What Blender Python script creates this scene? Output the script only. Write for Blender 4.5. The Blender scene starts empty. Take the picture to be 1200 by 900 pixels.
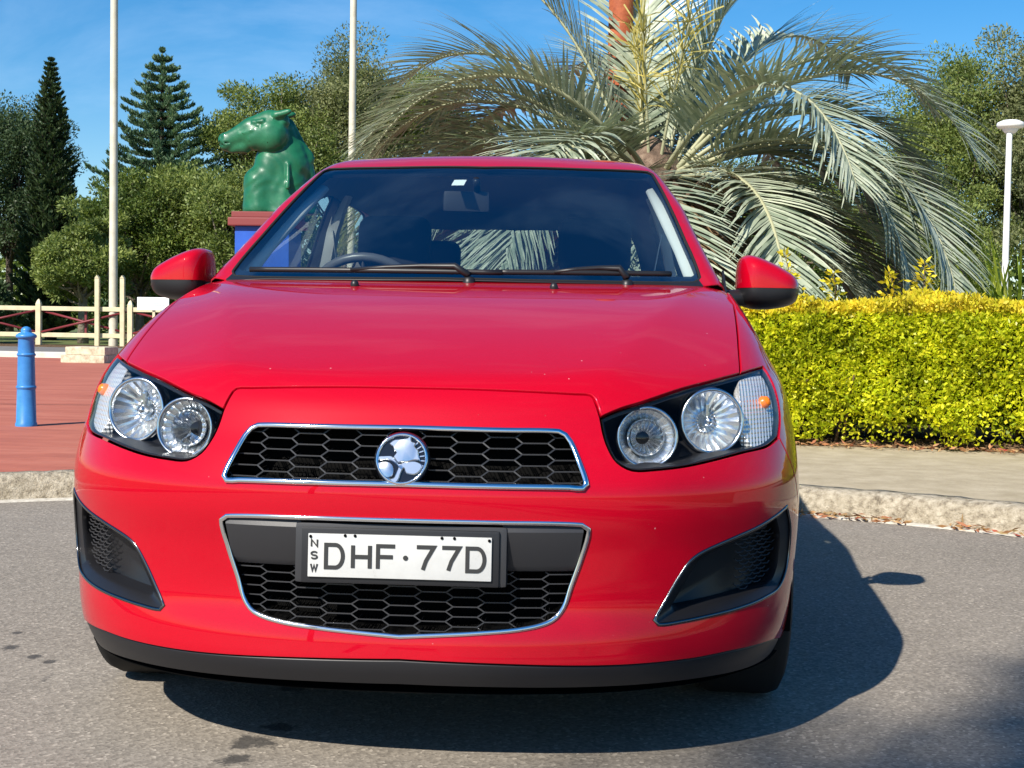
import bpy, bmesh, math, random
import numpy as np
from mathutils import Vector, Matrix
from mathutils.geometry import delaunay_2d_cdt
random.seed(4); RNG=np.random.default_rng(11)
SC=bpy.context.scene
COL=SC.collection
rad=math.radians
# ------------------------------------------------------------------ camera
cam_d=bpy.data.cameras.new('camera'); cam=bpy.data.objects.new('camera',cam_d); COL.objects.link(cam)
YAW,PITCH,ROLL=-0.0665383,0.0430410,0.0159285
fw=Vector((math.sin(YAW)*math.cos(PITCH),math.cos(YAW)*math.cos(PITCH),-math.sin(PITCH)))
rt=Vector((math.cos(YAW),-math.sin(YAW),0)); up=rt.cross(fw)
r2=math.cos(ROLL)*rt+math.sin(ROLL)*up; u2=-math.sin(ROLL)*rt+math.cos(ROLL)*up
CAM=Vector((.39986,-2.70252,.92934))
M=Matrix((( r2.x,u2.x,-fw.x,CAM.x),(r2.y,u2.y,-fw.y,CAM.y),(r2.z,u2.z,-fw.z,CAM.z),(0,0,0,1)))
cam.matrix_world=M
cam_d.sensor_width=36; cam_d.lens=48.124; cam_d.clip_end=3000; cam_d.clip_start=.05
SC.camera=cam
SC.render.resolution_x=1024; SC.render.resolution_y=768
# ------------------------------------------------------------------ sky, sun, exposure
SUNV=Vector((-.615,-1.06,1.0)).normalized()
ELEV=math.asin(SUNV.z); AZ=math.atan2(SUNV.x,SUNV.y)
W=bpy.data.worlds.new('World'); SC.world=W; W.use_nodes=True
nt=W.node_tree; N=nt.nodes; bg=N['Background']
sky=N.new('ShaderNodeTexSky'); sky.sky_type='NISHITA'; sky.sun_disc=False
sky.sun_elevation=ELEV; sky.sun_rotation=AZ; sky.air_density=1.0; sky.dust_density=.35; sky.ozone_density=3.0; sky.altitude=300
hs=N.new('ShaderNodeHueSaturation'); hs.inputs['Saturation'].default_value=1.42; hs.inputs['Value'].default_value=1.0
nt.links.new(sky.outputs[0],hs.inputs['Color'])
# thin cirrus
tc=N.new('ShaderNodeTexCoord'); mp=N.new('ShaderNodeMapping'); mp.inputs['Scale'].default_value=(1.6,1.6,5.5)
nz=N.new('ShaderNodeTexNoise'); nz.inputs['Scale'].default_value=2.2; nz.inputs['Detail'].default_value=7; nz.inputs['Roughness'].default_value=.62; nz.inputs['Distortion'].default_value=.5
rp=N.new('ShaderNodeValToRGB'); rp.color_ramp.elements[0].position=.52; rp.color_ramp.elements[1].position=.9
rp.color_ramp.elements[1].color=(.24,.24,.24,1)
mx=N.new('ShaderNodeMixRGB'); mx.inputs[2].default_value=(6.5,8.2,10.5,1)
nt.links.new(tc.outputs['Generated'],mp.inputs[0]); nt.links.new(mp.outputs[0],nz.inputs['Vector']); nt.links.new(nz.outputs[0],rp.inputs[0])
nt.links.new(rp.outputs[0],mx.inputs[0]); nt.links.new(hs.outputs[0],mx.inputs[1]); nt.links.new(mx.outputs[0],bg.inputs['Color'])
bg.inputs['Strength'].default_value=.092
sd=bpy.data.lights.new('sun','SUN'); sun=bpy.data.objects.new('sun',sd); COL.objects.link(sun)
sd.energy=5.0; sd.angle=rad(.53); sd.color=(1.0,.935,.83)
sun.rotation_euler=SUNV.to_track_quat('Z','Y').to_euler(); sun.location=(-6,-10,12)
SC.view_settings.view_transform='Standard'; SC.view_settings.look='None'; SC.view_settings.gamma=1
SC.view_settings.use_curve_mapping=False; SC.view_settings.exposure=.62
SC.render.engine='CYCLES'
SC.cycles.max_bounces=10; SC.cycles.transparent_max_bounces=24
# ------------------------------------------------------------------ materials
MATS={}
def mat(name,base=(.5,.5,.5),rough=.5,metal=0,coat=0,spec=.5,coat_rough=.03,trans=0,ior=1.45,emit=None):
    m=bpy.data.materials.new(name); m.use_nodes=True; b=m.node_tree.nodes['Principled BSDF']
    b.inputs['Base Color'].default_value=(*base,1); b.inputs['Roughness'].default_value=rough; b.inputs['Metallic'].default_value=metal
    b.inputs['Coat Weight'].default_value=coat; b.inputs['Coat Roughness'].default_value=coat_rough
    b.inputs['Specular IOR Level'].default_value=spec; b.inputs['Transmission Weight'].default_value=trans; b.inputs['IOR'].default_value=ior
    MATS[name]=m; return m
def node(m,t,**k):
    n=m.node_tree.nodes.new(t)
    for a,v in k.items():
        if a in n.inputs.keys(): n.inputs[a].default_value=v
        else: setattr(n,a,v)
    return n
def lk(m,a,b): m.node_tree.links.new(a,b)
def ramp(m,fac,stops):
    r=node(m,'ShaderNodeValToRGB'); e=r.color_ramp.elements
    while len(e)>len(stops): e.remove(e[-1])
    while len(e)<len(stops): e.new(.5)
    for q,(p,c) in zip(e,stops): q.position=p; q.color=(*c,1)
    lk(m,fac,r.inputs[0]); return r.outputs[0]
def noise(m,scale,detail=4,rough=.55,vec=None,dist=0,coord='Object'):
    n=node(m,'ShaderNodeTexNoise'); n.inputs['Scale'].default_value=scale; n.inputs['Detail'].default_value=detail; n.inputs['Roughness'].default_value=rough; n.inputs['Distortion'].default_value=dist
    if vec is None:
        t=node(m,'ShaderNodeTexCoord'); vec=t.outputs[coord]
    lk(m,vec,n.inputs['Vector']); return n.outputs[0]
def mixc(m,fac,a,b,mode='MIX'):
    x=node(m,'ShaderNodeMixRGB'); x.blend_type=mode
    for i,v in ((0,fac),(1,a),(2,b)):
        if hasattr(v,'is_output'): lk(m,v,x.inputs[i])
        elif i==0: x.inputs[0].default_value=v
        else: x.inputs[i].default_value=(*v,1)
    return x.outputs[0]
def bump(m,h,strength=.3,dist=.01):
    b=node(m,'ShaderNodeBump'); b.inputs['Strength'].default_value=strength; b.inputs['Distance'].default_value=dist
    lk(m,h,b.inputs['Height']); lk(m,b.outputs[0],m.node_tree.nodes['Principled BSDF'].inputs['Normal']); return b
def setin(m,nm,v): lk(m,v,m.node_tree.nodes['Principled BSDF'].inputs[nm])
def glass_mat(name,tint,ior=1.5,rough=0.0,gcol=(1,1,1)):
    m=bpy.data.materials.new(name); m.use_nodes=True; t=m.node_tree; t.nodes.remove(t.nodes['Principled BSDF']); o=t.nodes['Material Output']
    fr=node(m,'ShaderNodeFresnel'); gg=node(m,'ShaderNodeNewGeometry'); mi=node(m,'ShaderNodeMix'); mi.data_type='FLOAT'; mi.inputs[2].default_value=ior; mi.inputs[3].default_value=1/ior
    lk(m,gg.outputs['Backfacing'],mi.inputs[0]); lk(m,mi.outputs[0],fr.inputs['IOR'])
    a=node(m,'ShaderNodeBsdfTransparent'); a.inputs[0].default_value=(*tint,1)
    g=node(m,'ShaderNodeBsdfGlossy'); g.inputs['Roughness'].default_value=rough; g.inputs['Color'].default_value=(*gcol,1)
    x=node(m,'ShaderNodeMixShader'); lk(m,fr.outputs[0],x.inputs[0]); lk(m,a.outputs[0],x.inputs[1]); lk(m,g.outputs[0],x.inputs[2]); lk(m,x.outputs[0],o.inputs['Surface'])
    MATS[name]=m; return m
def leaf_mat(name,cols,rough=.45,transl=.35,scale=.6):
    m=mat(name,cols[0],rough,spec=.35); g=node(m,'ShaderNodeNewGeometry')
    n=len(cols); c=ramp(m,g.outputs['Random Per Island'],[(i/max(1,n-1),q) for i,q in enumerate(cols)])
    nz=noise(m,scale,3,.5,coord='Object')
    v=ramp(m,nz,[(.3,(.62,.66,.60)),(.7,(1.25,1.2,1.1))])
    c=mixc(m,1.0,c,v,'MULTIPLY')
    setin(m,'Base Color',c)
    t=node(m,'ShaderNodeBsdfTranslucent'); lk(m,mixc(m,1.0,c,(1.3,1.35,.7),'MULTIPLY'),t.inputs[0])
    x=node(m,'ShaderNodeMixShader'); x.inputs[0].default_value=transl
    o=m.node_tree.nodes['Material Output']; lk(m,m.node_tree.nodes['Principled BSDF'].outputs[0],x.inputs[1]); lk(m,t.outputs[0],x.inputs[2]); lk(m,x.outputs[0],o.inputs['Surface'])
    return m
# ------------------------------------------------------------------ object helpers
def tag(o,label=None,cat=None,group=None,kind=None):
    if label: o['label']=label
    if cat: o['category']=cat
    if group: o['group']=group
    if kind: o['kind']=kind
    return o
def empty(name,loc=(0,0,0),parent=None):
    o=bpy.data.objects.new(name,None); COL.objects.link(o); o.location=loc; o.empty_display_size=.1
    if parent:
        o.parent=parent; o.location=Vector(loc)-wloc(parent)
    return o
def wloc(o):
    v=Vector(o.location)
    if o.parent: v=v+wloc(o.parent)
    return v
def link(name,me,parent=None,m=None):
    """mesh in world coordinates; kept in place under its parent"""
    o=bpy.data.objects.new(name,me); COL.objects.link(o)
    if m is not None: me.materials.append(m)
    if parent is not None:
        o.parent=parent; o.location=-wloc(parent)
    return o
def mobj(name,v,f,m,parent=None,smooth=True,normals=None):
    me=bpy.data.meshes.new(name); me.from_pydata([tuple(map(float,q)) for q in v],[],[tuple(int(i) for i in q) for q in f]); me.update()
    if smooth: me.polygons.foreach_set('use_smooth',[True]*len(me.polygons))
    if normals is not None: me.normals_split_custom_set_from_vertices([tuple(map(float,n)) for n in normals])
    return link(name,me,parent,m)
def fast_quads(name,V,m,parent=None,tri=False):
    """V: (n,4,3) array of loose quads"""
    n=len(V); k=V.shape[1]; me=bpy.data.meshes.new(name)
    me.vertices.add(n*k); me.vertices.foreach_set('co',np.ascontiguousarray(V,dtype=np.float32).ravel())
    me.loops.add(n*k); me.loops.foreach_set('vertex_index',np.arange(n*k,dtype=np.int32))
    me.polygons.add(n); me.polygons.foreach_set('loop_start',np.arange(0,n*k,k,dtype=np.int32))
    me.update(calc_edges=True); return link(name,me,parent,m)
class MB:
    """collects shapes for ONE mesh"""
    def __init__(s): s.v=[];s.f=[]
    def add(s,v,f):
        b=len(s.v); s.v+= [tuple(map(float,q)) for q in v]; s.f+=[tuple(b+int(i) for i in q) for q in f]; return s
    def box(s,c,d,rz=0,bev=0,R=None):
        bm=bmesh.new(); bmesh.ops.create_cube(bm,size=1)
        bmesh.ops.scale(bm,vec=d,verts=bm.verts)
        if bev: bmesh.ops.bevel(bm,geom=bm.edges[:],offset=bev,segments=2,profile=.7,affect='EDGES')
        Mx=(R.to_4x4() if R is not None else Matrix.Rotation(rz,4,'Z')); Mx=Matrix.Translation(c)@Mx
        bm.verts.index_update(); s.add([Mx@v.co for v in bm.verts],[[v.index for v in f.verts] for f in bm.faces]); bm.free(); return s
    def tube(s,pts,r,n=8,cap=True,flat=1.0):
        P=[Vector(p) for p in pts]; rs=r if hasattr(r,'__len__') else [r]*len(P)
        T=[]
        for i in range(len(P)):
            t=(P[min(i+1,len(P)-1)]-P[max(i-1,0)]); T.append(t.normalized() if t.length>1e-9 else Vector((0,0,1)))
        a=Vector((0,0,1)) if abs(T[0].z)<.9 else Vector((1,0,0)); nn=T[0].cross(a).normalized()
        v=[];f=[]
        for i,p in enumerate(P):
            nn=(nn-T[i]*nn.dot(T[i])).normalized(); b=T[i].cross(nn)
            for k in range(n):
                q=2*math.pi*k/n; v.append(p+(nn*math.cos(q)+b*math.sin(q)*flat)*rs[i])
        for i in range(len(P)-1):
            for k in range(n): f.append((i*n+k,i*n+(k+1)%n,(i+1)*n+(k+1)%n,(i+1)*n+k))
        if cap: f.append(tuple(range(n-1,-1,-1))); f.append(tuple((len(P)-1)*n+k for k in range(n)))
        return s.add(v,f)
    def loop_tube(s,pts,r,n=8,flat=1.0,nrm=None):
        P=[Vector(p) for p in pts]; k=len(P); v=[];f=[]
        for i in range(k):
            t=(P[(i+1)%k]-P[i-1]).normalized(); up_=Vector(nrm[i]) if nrm is not None else Vector((0,-1,0))
            side=t.cross(up_).normalized(); u=side.cross(t)
            for j in range(n):
                q=2*math.pi*j/n; v.append(P[i]+side*math.cos(q)*r+u*math.sin(q)*r*flat)
        for i in range(k):
            for j in range(n): f.append((i*n+j,i*n+(j+1)%n,((i+1)%k)*n+(j+1)%n,((i+1)%k)*n+j))
        return s.add(v,f)
    def lathe(s,prof,o=(0,0,0),axis=(0,0,1),n=32,a0=0,close=False):
        ax=Vector(axis).normalized(); a=Vector((0,0,1)) if abs(ax.z)<.9 else Vector((1,0,0)); e1=ax.cross(a).normalized(); e2=ax.cross(e1); O=Vector(o)
        v=[];f=[]
        for (r,h) in prof:
            for k in range(n):
                q=a0+2*math.pi*k/n; v.append(O+ax*h+(e1*math.cos(q)+e2*math.sin(q))*r)
        for i in range(len(prof)-1):
            for k in range(n): f.append((i*n+k,i*n+(k+1)%n,(i+1)*n+(k+1)%n,(i+1)*n+k))
        if close: f.append(tuple(range(n-1,-1,-1))); f.append(tuple((len(prof)-1)*n+k for k in range(n)))
        return s.add(v,f)
    def prism(s,poly,o,ex,ey,depth):
        """polygon (2D list) in plane o,ex,ey extruded along ex x ey"""
        O=Vector(o);ex=Vector(ex);ey=Vector(ey);n=ex.cross(ey).normalized();k=len(poly)
        v=[O+ex*a+ey*b for a,b in poly]+[O+ex*a+ey*b+n*depth for a,b in poly]
        f=[tuple(range(k-1,-1,-1)),tuple(range(k,2*k))]+[(i,(i+1)%k,k+(i+1)%k,k+i) for i in range(k)]
        return s.add(v,f)
    def build(s,name,m,parent=None,smooth=False,fix=True,autos=None):
        me=bpy.data.meshes.new(name); me.from_pydata(s.v,[],s.f); me.update()
        if fix:
            bm=bmesh.new(); bm.from_mesh(me); bmesh.ops.recalc_face_normals(bm,faces=bm.faces); 
            if autos is not None:
                for e in bm.edges:
                    if len(e.link_faces)==2 and e.calc_face_angle(0)>autos: e.smooth=False
            bm.to_mesh(me); bm.free()
        if smooth or autos is not None: me.polygons.foreach_set('use_smooth',[True]*len(me.polygons))
        return link(name,me,parent,m)
def surface_nets(F,lo,hi,h):
    lo=np.array(lo,float);hi=np.array(hi,float);n=np.ceil((hi-lo)/h).astype(int)+1
    ax=[lo[i]+h*np.arange(n[i]) for i in range(3)]
    G=np.stack(np.meshgrid(*ax,indexing='ij'),-1); D=F(G); S=D<0
    c=np.zeros(tuple(n-1),int); 
    for i in (0,1):
        for j in (0,1):
            for k in (0,1): c+=S[i:n[0]-1+i,j:n[1]-1+j,k:n[2]-1+k]
    act=(c>0)&(c<8); idx=-np.ones(act.shape,int); idx[act]=np.arange(act.sum())
    P=(np.argwhere(act)+.5)*h+lo
    e=h*.05
    for _ in range(4):
        d=F(P); g=np.stack([(F(P+e*np.eye(3)[a])-F(P-e*np.eye(3)[a]))/(2*e) for a in range(3)],-1)
        st=(d/np.maximum((g*g).sum(-1),1e-4))[:,None]*g; L=np.linalg.norm(st,axis=1,keepdims=True); P=P-st*np.minimum(1,.6*h/np.maximum(L,1e-9))
    f=[]
    for a in range(3):
        b,d=(a+1)%3,(a+2)%3
        sl=[slice(None)]*3; sl2=[slice(None)]*3; sl[a]=slice(0,n[a]-1); sl2[a]=slice(1,n[a])
        ch=S[tuple(sl)]!=S[tuple(sl2)]
        for q in np.argwhere(ch):
            if q[b]<1 or q[d]<1 or q[b]>=n[b]-1 or q[d]>=n[d]-1: continue
            A=q.copy();A[b]-=1;A[d]-=1;B=q.copy();B[d]-=1;C=q.copy();E=q.copy();E[b]-=1
            r=[idx[tuple(A)],idx[tuple(B)],idx[tuple(C)],idx[tuple(E)]]
            f.append(r if S[tuple(q)] else r[::-1])
    return P,f
def rcone(P,a,b,ra,rb):
    a=np.array(a);b=np.array(b);ba=b-a;t=np.clip(((P-a)@ba)/(ba@ba),0,1)
    return np.linalg.norm(P-a-t[...,None]*ba,axis=-1)-(ra+(rb-ra)*t)
def smin(a,b,k): return -smax(-a,-b,k)
# ------------------------------------------------------------------ surface maths
class Spl:
    """smooth 1-D curve through knots (finite-difference Hermite)"""
    def __init__(s,pts):
        a=np.array(pts,float);s.x=a[:,0];s.y=a[:,1]
        d=np.diff(s.y)/np.diff(s.x);h=np.diff(s.x)
        m=np.empty(len(s.x));m[0]=d[0];m[-1]=d[-1]
        m[1:-1]=(d[:-1]*h[1:]+d[1:]*h[:-1])/(h[1:]+h[:-1]);s.m=m
    def __call__(s,v):
        v=np.clip(v,s.x[0],s.x[-1]);i=np.clip(np.searchsorted(s.x,v)-1,0,len(s.x)-2)
        h=s.x[i+1]-s.x[i];t=(v-s.x[i])/h
        return ((2*t**3-3*t*t+1)*s.y[i]+(t**3-2*t*t+t)*h*s.m[i]+(-2*t**3+3*t*t)*s.y[i+1]+(t**3-t*t)*h*s.m[i+1])
def smax(a,b,k):
    h=np.maximum(k-np.abs(a-b),0)/k
    return np.maximum(a,b)+h*h*k*.25
def softplus(x,k): return .5*(x+np.sqrt(x*x+k*k))
Wz=Spl([(.10,.80),(.20,.842),(.30,.864),(.45,.877),(.58,.874),(.70,.864),(.80,.844),(.88,.807),(.96,.775),(1.05,.756),(1.15,.745)])
Y0=Spl([(.10,.07),(.17,.035),(.235,.004),(.28,.006),(.36,.022),(.46,.018),(.56,.002),(.60,.004),(.64,.022),(.70,.058),(.76,.088),(.80,.115),(.86,.17),(1.0,.30)])
HC=Spl([(-.3,.66),(.0,.757),(.10,.797),(.2,.838),(.3,.873),(.5,.934),(.7,.986),(.9,1.026),(1.05,1.048),(1.3,1.07),(2.2,1.09),(3.4,1.13),(4.2,1.10)])
LEN=4.04
def Fbody(P):
    x=np.abs(P[...,0]);y=P[...,1];z=P[...,2]
    W=Wz(z);y0=Y0(z);n=2.5;L=.72
    a=np.maximum(x/W,1e-6);b=np.maximum((y0+L-y)/L,1e-6)
    fa=((a**n+b**n)**(1/n)-1)
    c=np.maximum((y-(LEN-.55-.25*np.maximum(z-.6,0)))/.55,1e-6)
    fr=((a**n+c**n)**(1/n)-1)
    fs=np.where(y<1.6,fa,fr)*.8
    xc=.39+.275*np.clip((y-.12)/.98,-.2,1.1)
    hd=HC(y)-.010*(x/np.maximum(xc,.3))**2-.21*(softplus(x-xc,.02)-softplus(-xc,.02))
    fh=(z-hd)*.97
    f=smax(fs,fh,.035)
    return smax(f,.10-z,.03)
W2=Spl([(.95,.775),(1.03,.742),(1.107,.712),(1.233,.668),(1.31,.643),(1.37,.612),(1.47,.555),(1.6,.46)])
HR=Spl([(1.4,1.42),(1.7,1.472),(1.9,1.499),(2.2,1.524),(2.6,1.533),(3.1,1.512),(3.6,1.452),(4.0,1.38)])
def Fcab(P):
    x=np.abs(P[...,0]);y=P[...,1];z=P[...,2]
    yy=y-.25*x*x
    fw=(z-1.045-.505*(yy-1.0)-.03*np.clip((yy-1.0)*(1.85-yy),0,1))*.893
    fs=(x-W2(z)+.0*y+.10*np.maximum(y-3.0,0)**1.5)*.96
    fr=(z-HR(y)+.07*x*x)
    yb=y+.12*x*x
    fb=((yb-3.90)+.90*(z-1.0))*.743
    return smax(smax(smax(fw,fs,.035),fr,.05),fb,.08)
def solve(F,o,d,t0,t1,n=40,it=36):
    """first zero along rays o+t d going from t0 (outside) to t1 (inside)"""
    o=np.asarray(o,float);d=np.asarray(d,float)
    ts=np.linspace(t0,t1,n);lo=np.full(o.shape[:-1],t0,float);hi=np.full(o.shape[:-1],np.nan)
    prev=lo.copy()
    for t in ts:
        inside=F(o+t*d)<0
        new=inside&np.isnan(hi)
        hi=np.where(new,t,hi);lo=np.where(new,prev,lo);prev=np.full_like(prev,t)
    for _ in range(it):
        m=.5*(lo+hi);ins=F(o+m[...,None]*d)<0
        hi=np.where(ins,m,hi);lo=np.where(ins,lo,m)
    return o+(.5*(lo+hi))[...,None]*d
# ------------------------------------------------------------------ ground, road, kerb, pavements
KC=Vector((-.36,.03,0)); KR=4.56
def grid_sheet(name,x0,x1,y0,y1,z,nx,ny,m,parent=None):
    v=[(x0+(x1-x0)*i/nx,y0+(y1-y0)*j/ny,z) for j in range(ny+1) for i in range(nx+1)]
    f=[(j*(nx+1)+i,j*(nx+1)+i+1,(j+1)*(nx+1)+i+1,(j+1)*(nx+1)+i) for j in range(ny) for i in range(nx)]
    return mobj(name,v,f,m,parent,smooth=False)
def polar(a,r,z=0): return (KC.x+r*math.sin(a),KC.y+r*math.cos(a),z)
def sector(name,a0,a1,r0,r1,z,na,m,kind='structure',rs=None):
    rs=rs or [r0,r1]; n=len(rs)
    v=[polar(a0+(a1-a0)*i/na,r,z) for i in range(na+1) for r in rs]
    f=[(i*n+k,i*n+k+1,(i+1)*n+k+1,(i+1)*n+k) for i in range(na) for k in range(n-1)]
    o=mobj(name,v,f,m,smooth=False); bm=bmesh.new(); bm.from_mesh(o.data); bmesh.ops.recalc_face_normals(bm,faces=bm.faces)
    if bm.faces[:][0].normal.z<0: bmesh.ops.reverse_faces(bm,faces=bm.faces)
    bm.to_mesh(o.data); bm.free(); return tag(o,kind=kind)
m=mat('grass_ground',(.10,.13,.04),.9); c=ramp(m,noise(m,.35,5),[(.3,(.055,.085,.022)),(.55,(.12,.15,.045)),(.75,(.22,.20,.08))]); setin(m,'Base Color',c); bump(m,noise(m,9,4),.6,.05)
m=mat('asphalt',(.12,.12,.12),.85,spec=.3)
fine=noise(m,170,3,.6); vor=node(m,'ShaderNodeTexVoronoi'); tcn=node(m,'ShaderNodeTexCoord'); vor.inputs['Scale'].default_value=125; lk(m,tcn.outputs['Object'],vor.inputs['Vector'])
c=ramp(m,vor.outputs['Color'],[(.1,(.13,.114,.095)),(.5,(.235,.207,.172)),(.8,(.32,.283,.236)),(1.0,(.60,.53,.44))])
c=mixc(m,.35,c,ramp(m,noise(m,1.1,6,.6),[(.32,(.19,.166,.137)),(.7,(.31,.272,.226))]))
st=noise(m,2.4,5,.7,dist=1.2); c=mixc(m,ramp(m,st,[(.64,(0,0,0)),(.72,(.75,.75,.75))]),c,(.055,.053,.05))
st2=noise(m,.9,7,.75,dist=.4); c=mixc(m,ramp(m,st2,[(.60,(0,0,0)),(.80,(.5,.5,.5))]),c,(.23,.215,.19))
ma=None
for (sx,sy,sr) in ((-.36,.12,.045),(-.35,.24,.06),(-.33,.36,.045),(-.37,.70,.05),(-1.14,.92,.03),(-1.25,1.02,.035),(-1.31,1.19,.02),(-1.08,.87,.025)):
    vd=node(m,'ShaderNodeVectorMath',operation='DISTANCE'); lk(m,tcn.outputs['Object'],vd.inputs[0]); vd.inputs[1].default_value=(sx,sy,0)
    q=node(m,'ShaderNodeMath',operation='SUBTRACT'); q.inputs[0].default_value=1.0; dv=node(m,'ShaderNodeMath',operation='DIVIDE'); lk(m,vd.outputs['Value'],dv.inputs[0]); dv.inputs[1].default_value=sr; lk(m,dv.outputs[0],q.inputs[1])
    if ma is None: ma=q.outputs[0]
    else:
        mm=node(m,'ShaderNodeMath',operation='MAXIMUM'); lk(m,ma,mm.inputs[0]); lk(m,q.outputs[0],mm.inputs[1]); ma=mm.outputs[0]
ad=node(m,'ShaderNodeMath',operation='ADD'); lk(m,ma,ad.inputs[0]); nn_=node(m,'ShaderNodeMath',operation='MULTIPLY_ADD'); lk(m,noise(m,22,4,.7),nn_.inputs[0]); nn_.inputs[1].default_value=2.6; nn_.inputs[2].default_value=-1.3; lk(m,nn_.outputs[0],ad.inputs[1])
c=mixc(m,ramp(m,ad.outputs[0],[(.10,(0,0,0)),(.45,(.8,.8,.8))]),c,(.035,.034,.034))
setin(m,'Base Color',c)
hb=mixc(m,.5,vor.outputs['Distance'],fine); bump(m,hb,.45,.004)
m=mat('kerb_concrete',(.4,.36,.3),.9,spec=.2); c=ramp(m,noise(m,26,6,.7),[(.34,(.13,.105,.075)),(.47,(.40,.34,.25)),(.62,(.62,.55,.43))]); c=mixc(m,ramp(m,noise(m,3.5,4),[(.35,(0,0,0)),(.7,(.4,.4,.4))]),c,(.50,.44,.33)); setin(m,'Base Color',c); bump(m,noise(m,48,6,.7),1.0,.025)
m=mat('gutter_concrete',(.5,.47,.4),.85,spec=.2); c=ramp(m,noise(m,30,5),[(.3,(.36,.33,.27)),(.7,(.58,.545,.47))]); setin(m,'Base Color',c); bump(m,noise(m,60,4),.4,.006)
m=mat('footpath_concrete',(.4,.36,.28),.85,spec=.25); c=ramp(m,noise(m,6,6,.65),[(.3,(.33,.275,.185)),(.55,(.42,.355,.25)),(.75,(.50,.43,.31))]); c=mixc(m,ramp(m,noise(m,70,3),[(.55,(0,0,0)),(.75,(.5,.5,.5))]),c,(.22,.19,.145)); setin(m,'Base Color',c); bump(m,noise(m,120,3),.3,.004)
m=mat('red_brick_paving',(.35,.12,.08),.8,spec=.25)
t=node(m,'ShaderNodeTexCoord'); mpn=node(m,'ShaderNodeMapping'); mpn.inputs['Rotation'].default_value=(0,0,.12); lk(m,t.outputs['Object'],mpn.inputs[0])
br=node(m,'ShaderNodeTexBrick'); br.inputs['Scale'].default_value=1.0; br.inputs['Brick Width'].default_value=.23; br.inputs['Row Height'].default_value=.115; br.inputs['Mortar Size'].default_value=.004; br.inputs['Mortar Smooth'].default_value=.4
br.inputs['Color1'].default_value=(.43,.135,.09,1); br.inputs['Color2'].default_value=(.35,.105,.072,1); br.inputs['Mortar'].default_value=(.23,.09,.065,1); lk(m,mpn.outputs[0],br.inputs['Vector'])
mp2=node(m,'ShaderNodeMapping'); mp2.inputs['Scale'].default_value=(.5,2.2,1); lk(m,t.outputs['Object'],mp2.inputs[0])
c=mixc(m,.55,br.outputs['Color'],ramp(m,noise(m,1.5,6,.65,vec=mp2.outputs[0]),[(.3,(.26,.078,.055)),(.5,(.42,.135,.09)),(.72,(.53,.21,.145))]))
c=mixc(m,ramp(m,noise(m,12,5,.7),[(.62,(0,0,0)),(.75,(.5,.5,.5))]),c,(.45,.26,.19))
setin(m,'Base Color',c); bump(m,br.outputs['Fac'],-.25,.004)
m=mat('mulch',(.12,.075,.045),.95,spec=.1); c=ramp(m,noise(m,28,5,.7),[(.3,(.05,.03,.018)),(.55,(.15,.095,.055)),(.75,(.30,.21,.13))]); setin(m,'Base Color',c); bump(m,noise(m,40,5),1.0,.03)
m=mat('pale_kerb_paint',(.7,.66,.56),.7); setin(m,'Base Color',ramp(m,noise(m,4,4),[(.3,(.52,.48,.40)),(.7,(.72,.68,.6))]))
m=mat('far_asphalt',(.16,.15,.145),.9); setin(m,'Base Color',ramp(m,noise(m,2,5),[(.3,(.13,.122,.115)),(.7,(.2,.19,.175))]))
# one big sheet to the horizon
tag(grid_sheet('ground',-900,900,-600,1500,-.03,30,30,MATS['grass_ground']),kind='structure')
# the turning circle: asphalt disc plus the road it opens from behind the camera
v=[polar(2*math.pi*i/96,KR-.055,0) for i in range(96)]; v=[q for q in v if q[1]>=KC.y-1e-6]
v=sorted(v,key=lambda q:-math.atan2(q[0]-KC.x,q[1]-KC.y)); v+=[(KC.x-KR+.055,-60,0),(KC.x+KR-.055,-60,0)]
o=mobj('road',v,[tuple(range(len(v)))],MATS['asphalt'],smooth=False)
bm=bmesh.new(); bm.from_mesh(o.data)
for f in bm.faces:
    if f.normal.z<0: f.normal_flip()
bmesh.ops.triangulate(bm,faces=bm.faces); bm.to_mesh(o.data); bm.free(); tag(o,kind='structure')
A=math.pi/2
def runs(prof,name,m,rough,dirs=220):
    """sweep a (radial,z) profile along the kerb line: straight, arc, straight"""
    path=[]
    for i in range(40): path.append((KC.x-KR,-60+60*(i/40)**.5+KC.y*(i/40),-1,0))
    arc=[(-A+2*A*i/dirs) for i in range(dirs+1)]
    v=[];n=len(prof)
    pts=[((KC.x-KR,-60),(-1,0)),((KC.x-KR,-30),(-1,0)),((KC.x-KR,-8),(-1,0)),((KC.x-KR,-2),(-1,0))]
    for a in arc: pts.append(((KC.x+KR*math.sin(a),KC.y+KR*math.cos(a)),(math.sin(a),math.cos(a))))
    pts+= [((KC.x+KR,-2),(1,0)),((KC.x+KR,-8),(1,0)),((KC.x+KR,-30),(1,0)),((KC.x+KR,-60),(1,0))]
    for i,((x,y),(dx,dy)) in enumerate(pts):
        for k,(r,z) in enumerate(prof):
            j=rough*(RNG.random()-.5) if 0<k<n-1 else 0
            v.append((x+dx*(r+j),y+dy*(r+j),max(z+j*.6,-.02)))
    f=[(i*n+k,(i+1)*n+k,(i+1)*n+k+1,i*n+k+1) for i in range(len(pts)-1) for k in range(n-1)]
    return mobj(name,v,f,m,smooth=True)
tag(runs([(0,-.02),(.004,.02),(.010,.05),(.016,.08),(.028,.108),(.055,.126),(.10,.132),(.172,.131),(.174,.10)],'kerb',MATS['kerb_concrete'],.010),kind='structure')
tag(runs([(-.075,-.01),(-.06,.006),(.002,.007)],'gutter',MATS['gutter_concrete'],.0,120),kind='structure')
B=rad(6)
tag(sector('brick_pavement',-A,B,KR+.17,26,.128,90,MATS['red_brick_paving'],rs=[KR+.17,8,14,27]),kind='structure')
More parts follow.
